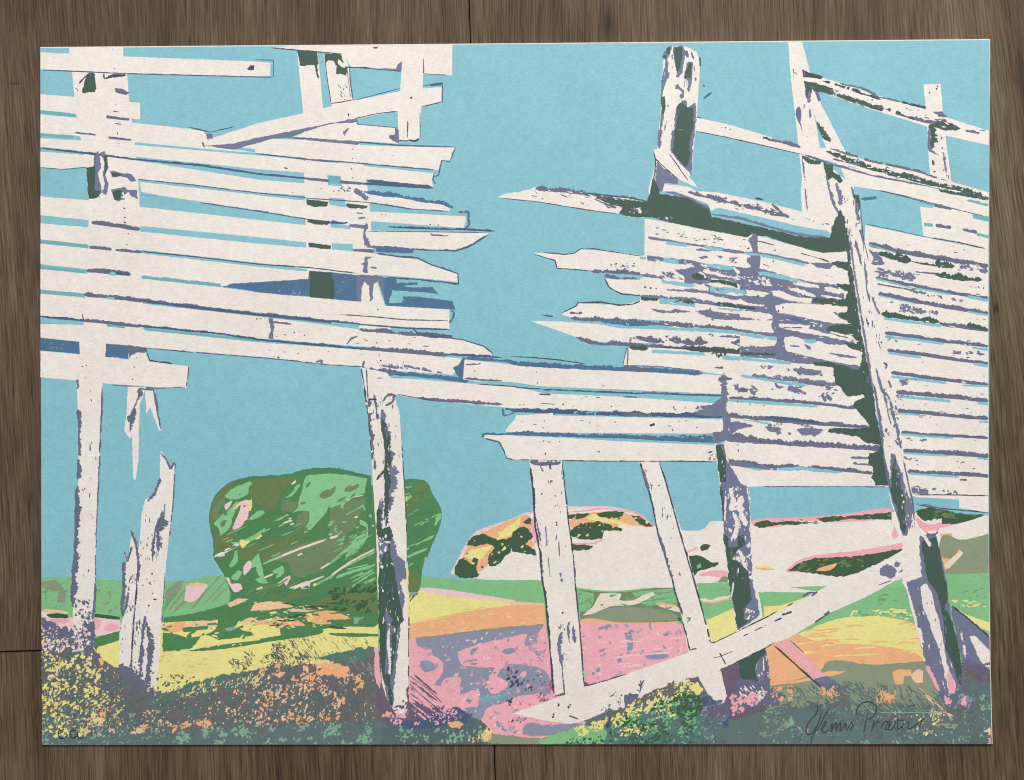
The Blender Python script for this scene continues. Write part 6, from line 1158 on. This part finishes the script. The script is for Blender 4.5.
KNOTS = [to_floor(609, 22) + (.007, .020), to_floor(14, 83) + (.007, .0012), to_floor(997, 308) + (.0022, .004)]
bm = bmesh.new(); mats = []
GAP = .0009
def board(x0, x1, y0, y1, idx):
    v = []
    for z in (0.0, -.012):
        v.append([bm.verts.new((a, b_, z)) for a, b_ in ((x0 + GAP / 2, y0 + GAP / 2), (x1 - GAP / 2, y0 + GAP / 2), (x1 - GAP / 2, y1 - GAP / 2), (x0 + GAP / 2, y1 - GAP / 2))])
    t, b_ = v
    fs = [bm.faces.new(t), bm.faces.new(list(reversed(b_)))] + [bm.faces.new((t[i], b_[i], b_[(i + 1) % 4], t[(i + 1) % 4])) for i in range(4)]
    for f in fs: f.material_index = idx
    ed = [e for e in bm.edges if e.verts[0] in t and e.verts[1] in t]
    bmesh.ops.bevel(bm, geom=ed, offset=.0006, segments=2, affect='EDGES', material=-1)
jx, jy = to_floor(20, 652)
BW = .46
board(-BW, 0, jy, jy + 1.2, 0); board(-BW, 0, jy - 1.2, jy, 1)
board(0, BW, -1.0, .2, 2); board(0, BW, .2, 1.4, 3); board(0, BW, -2.2, -1.0, 0)
board(BW, 2 * BW, -.6, .6, 1); board(BW, 2 * BW, -1.8, -.6, 3); board(-2 * BW, -BW, -.8, .5, 2); board(-2 * BW, -BW, -2.0, -.8, 3); board(-2 * BW, -BW, .5, 1.7, 1); board(BW, 2 * BW, .6, 1.8, 2)
bmesh.ops.recalc_face_normals(bm, faces=bm.faces)
me = bpy.data.meshes.new('floor'); bm.to_mesh(me); bm.free()
for i, t in enumerate((.74, .88, .93, .84)): me.materials.append(wood('oak_board', i + 1.3, t))
floor = bpy.data.objects.new('floor', me); COL.objects.link(floor)
floor.location = (X(469), Y(0), 0); floor.rotation_euler = (0, 0, TH); floor['kind'] = 'structure'
floor['label'] = 'brown oak floorboards under the print'; floor['category'] = 'floor'
# dark bed under the joints
bm = bmesh.new()
bmesh.ops.create_grid(bm, x_segments=1, y_segments=1, size=2.2)
me = bpy.data.meshes.new('ground'); bm.to_mesh(me); bm.free()
m = bpy.data.materials.new('dark_bed'); m.use_nodes = True; m.node_tree.nodes['Principled BSDF'].inputs['Base Color'].default_value = (.012, .009, .007, 1); me.materials.append(m)
g = bpy.data.objects.new('ground', me); COL.objects.link(g); g.location = (0, 0, -.0125); g['kind'] = 'structure'; g['label'] = 'dark bed below the floorboards'; g['category'] = 'ground'

# ================================================================== LIGHT AND CAMERA
def lamp(name, loc, target, size, power, col):
    d = bpy.data.lights.new(name, 'AREA'); d.shape = 'RECTANGLE'; d.size, d.size_y = size; d.energy = power; d.color = col
    o = bpy.data.objects.new(name, d); COL.objects.link(o); o.location = loc
    o.rotation_euler = (Vector(target) - Vector(loc)).to_track_quat('-Z', 'Y').to_euler()
lamp('window_light', (.55, 2.3, 2.6), (.03, 0, 0), (.9, .65), 112, (1.0, .975, .935))
w = bpy.data.worlds.new('World'); scene.world = w; w.use_nodes = True
bg = w.node_tree.nodes['Background']; bg.inputs[0].default_value = (.93, .96, 1.0, 1); bg.inputs[1].default_value = .33
cd = bpy.data.cameras.new('camera'); cd.sensor_width = 36; H = 1.2
cd.lens = 36 * H / (1024 * MM); cd.clip_start = .05; cd.clip_end = 100
cam = bpy.data.objects.new('camera', cd); COL.objects.link(cam); cam.location = (0, 0, PAPER_Z + H)
scene.camera = cam
vs = scene.view_settings; vs.view_transform = 'Standard'; vs.look = 'None'; vs.exposure = 0; vs.gamma = 1
scene.cycles.filter_width = 1.15
scene.render.resolution_x, scene.render.resolution_y = 1024, 780
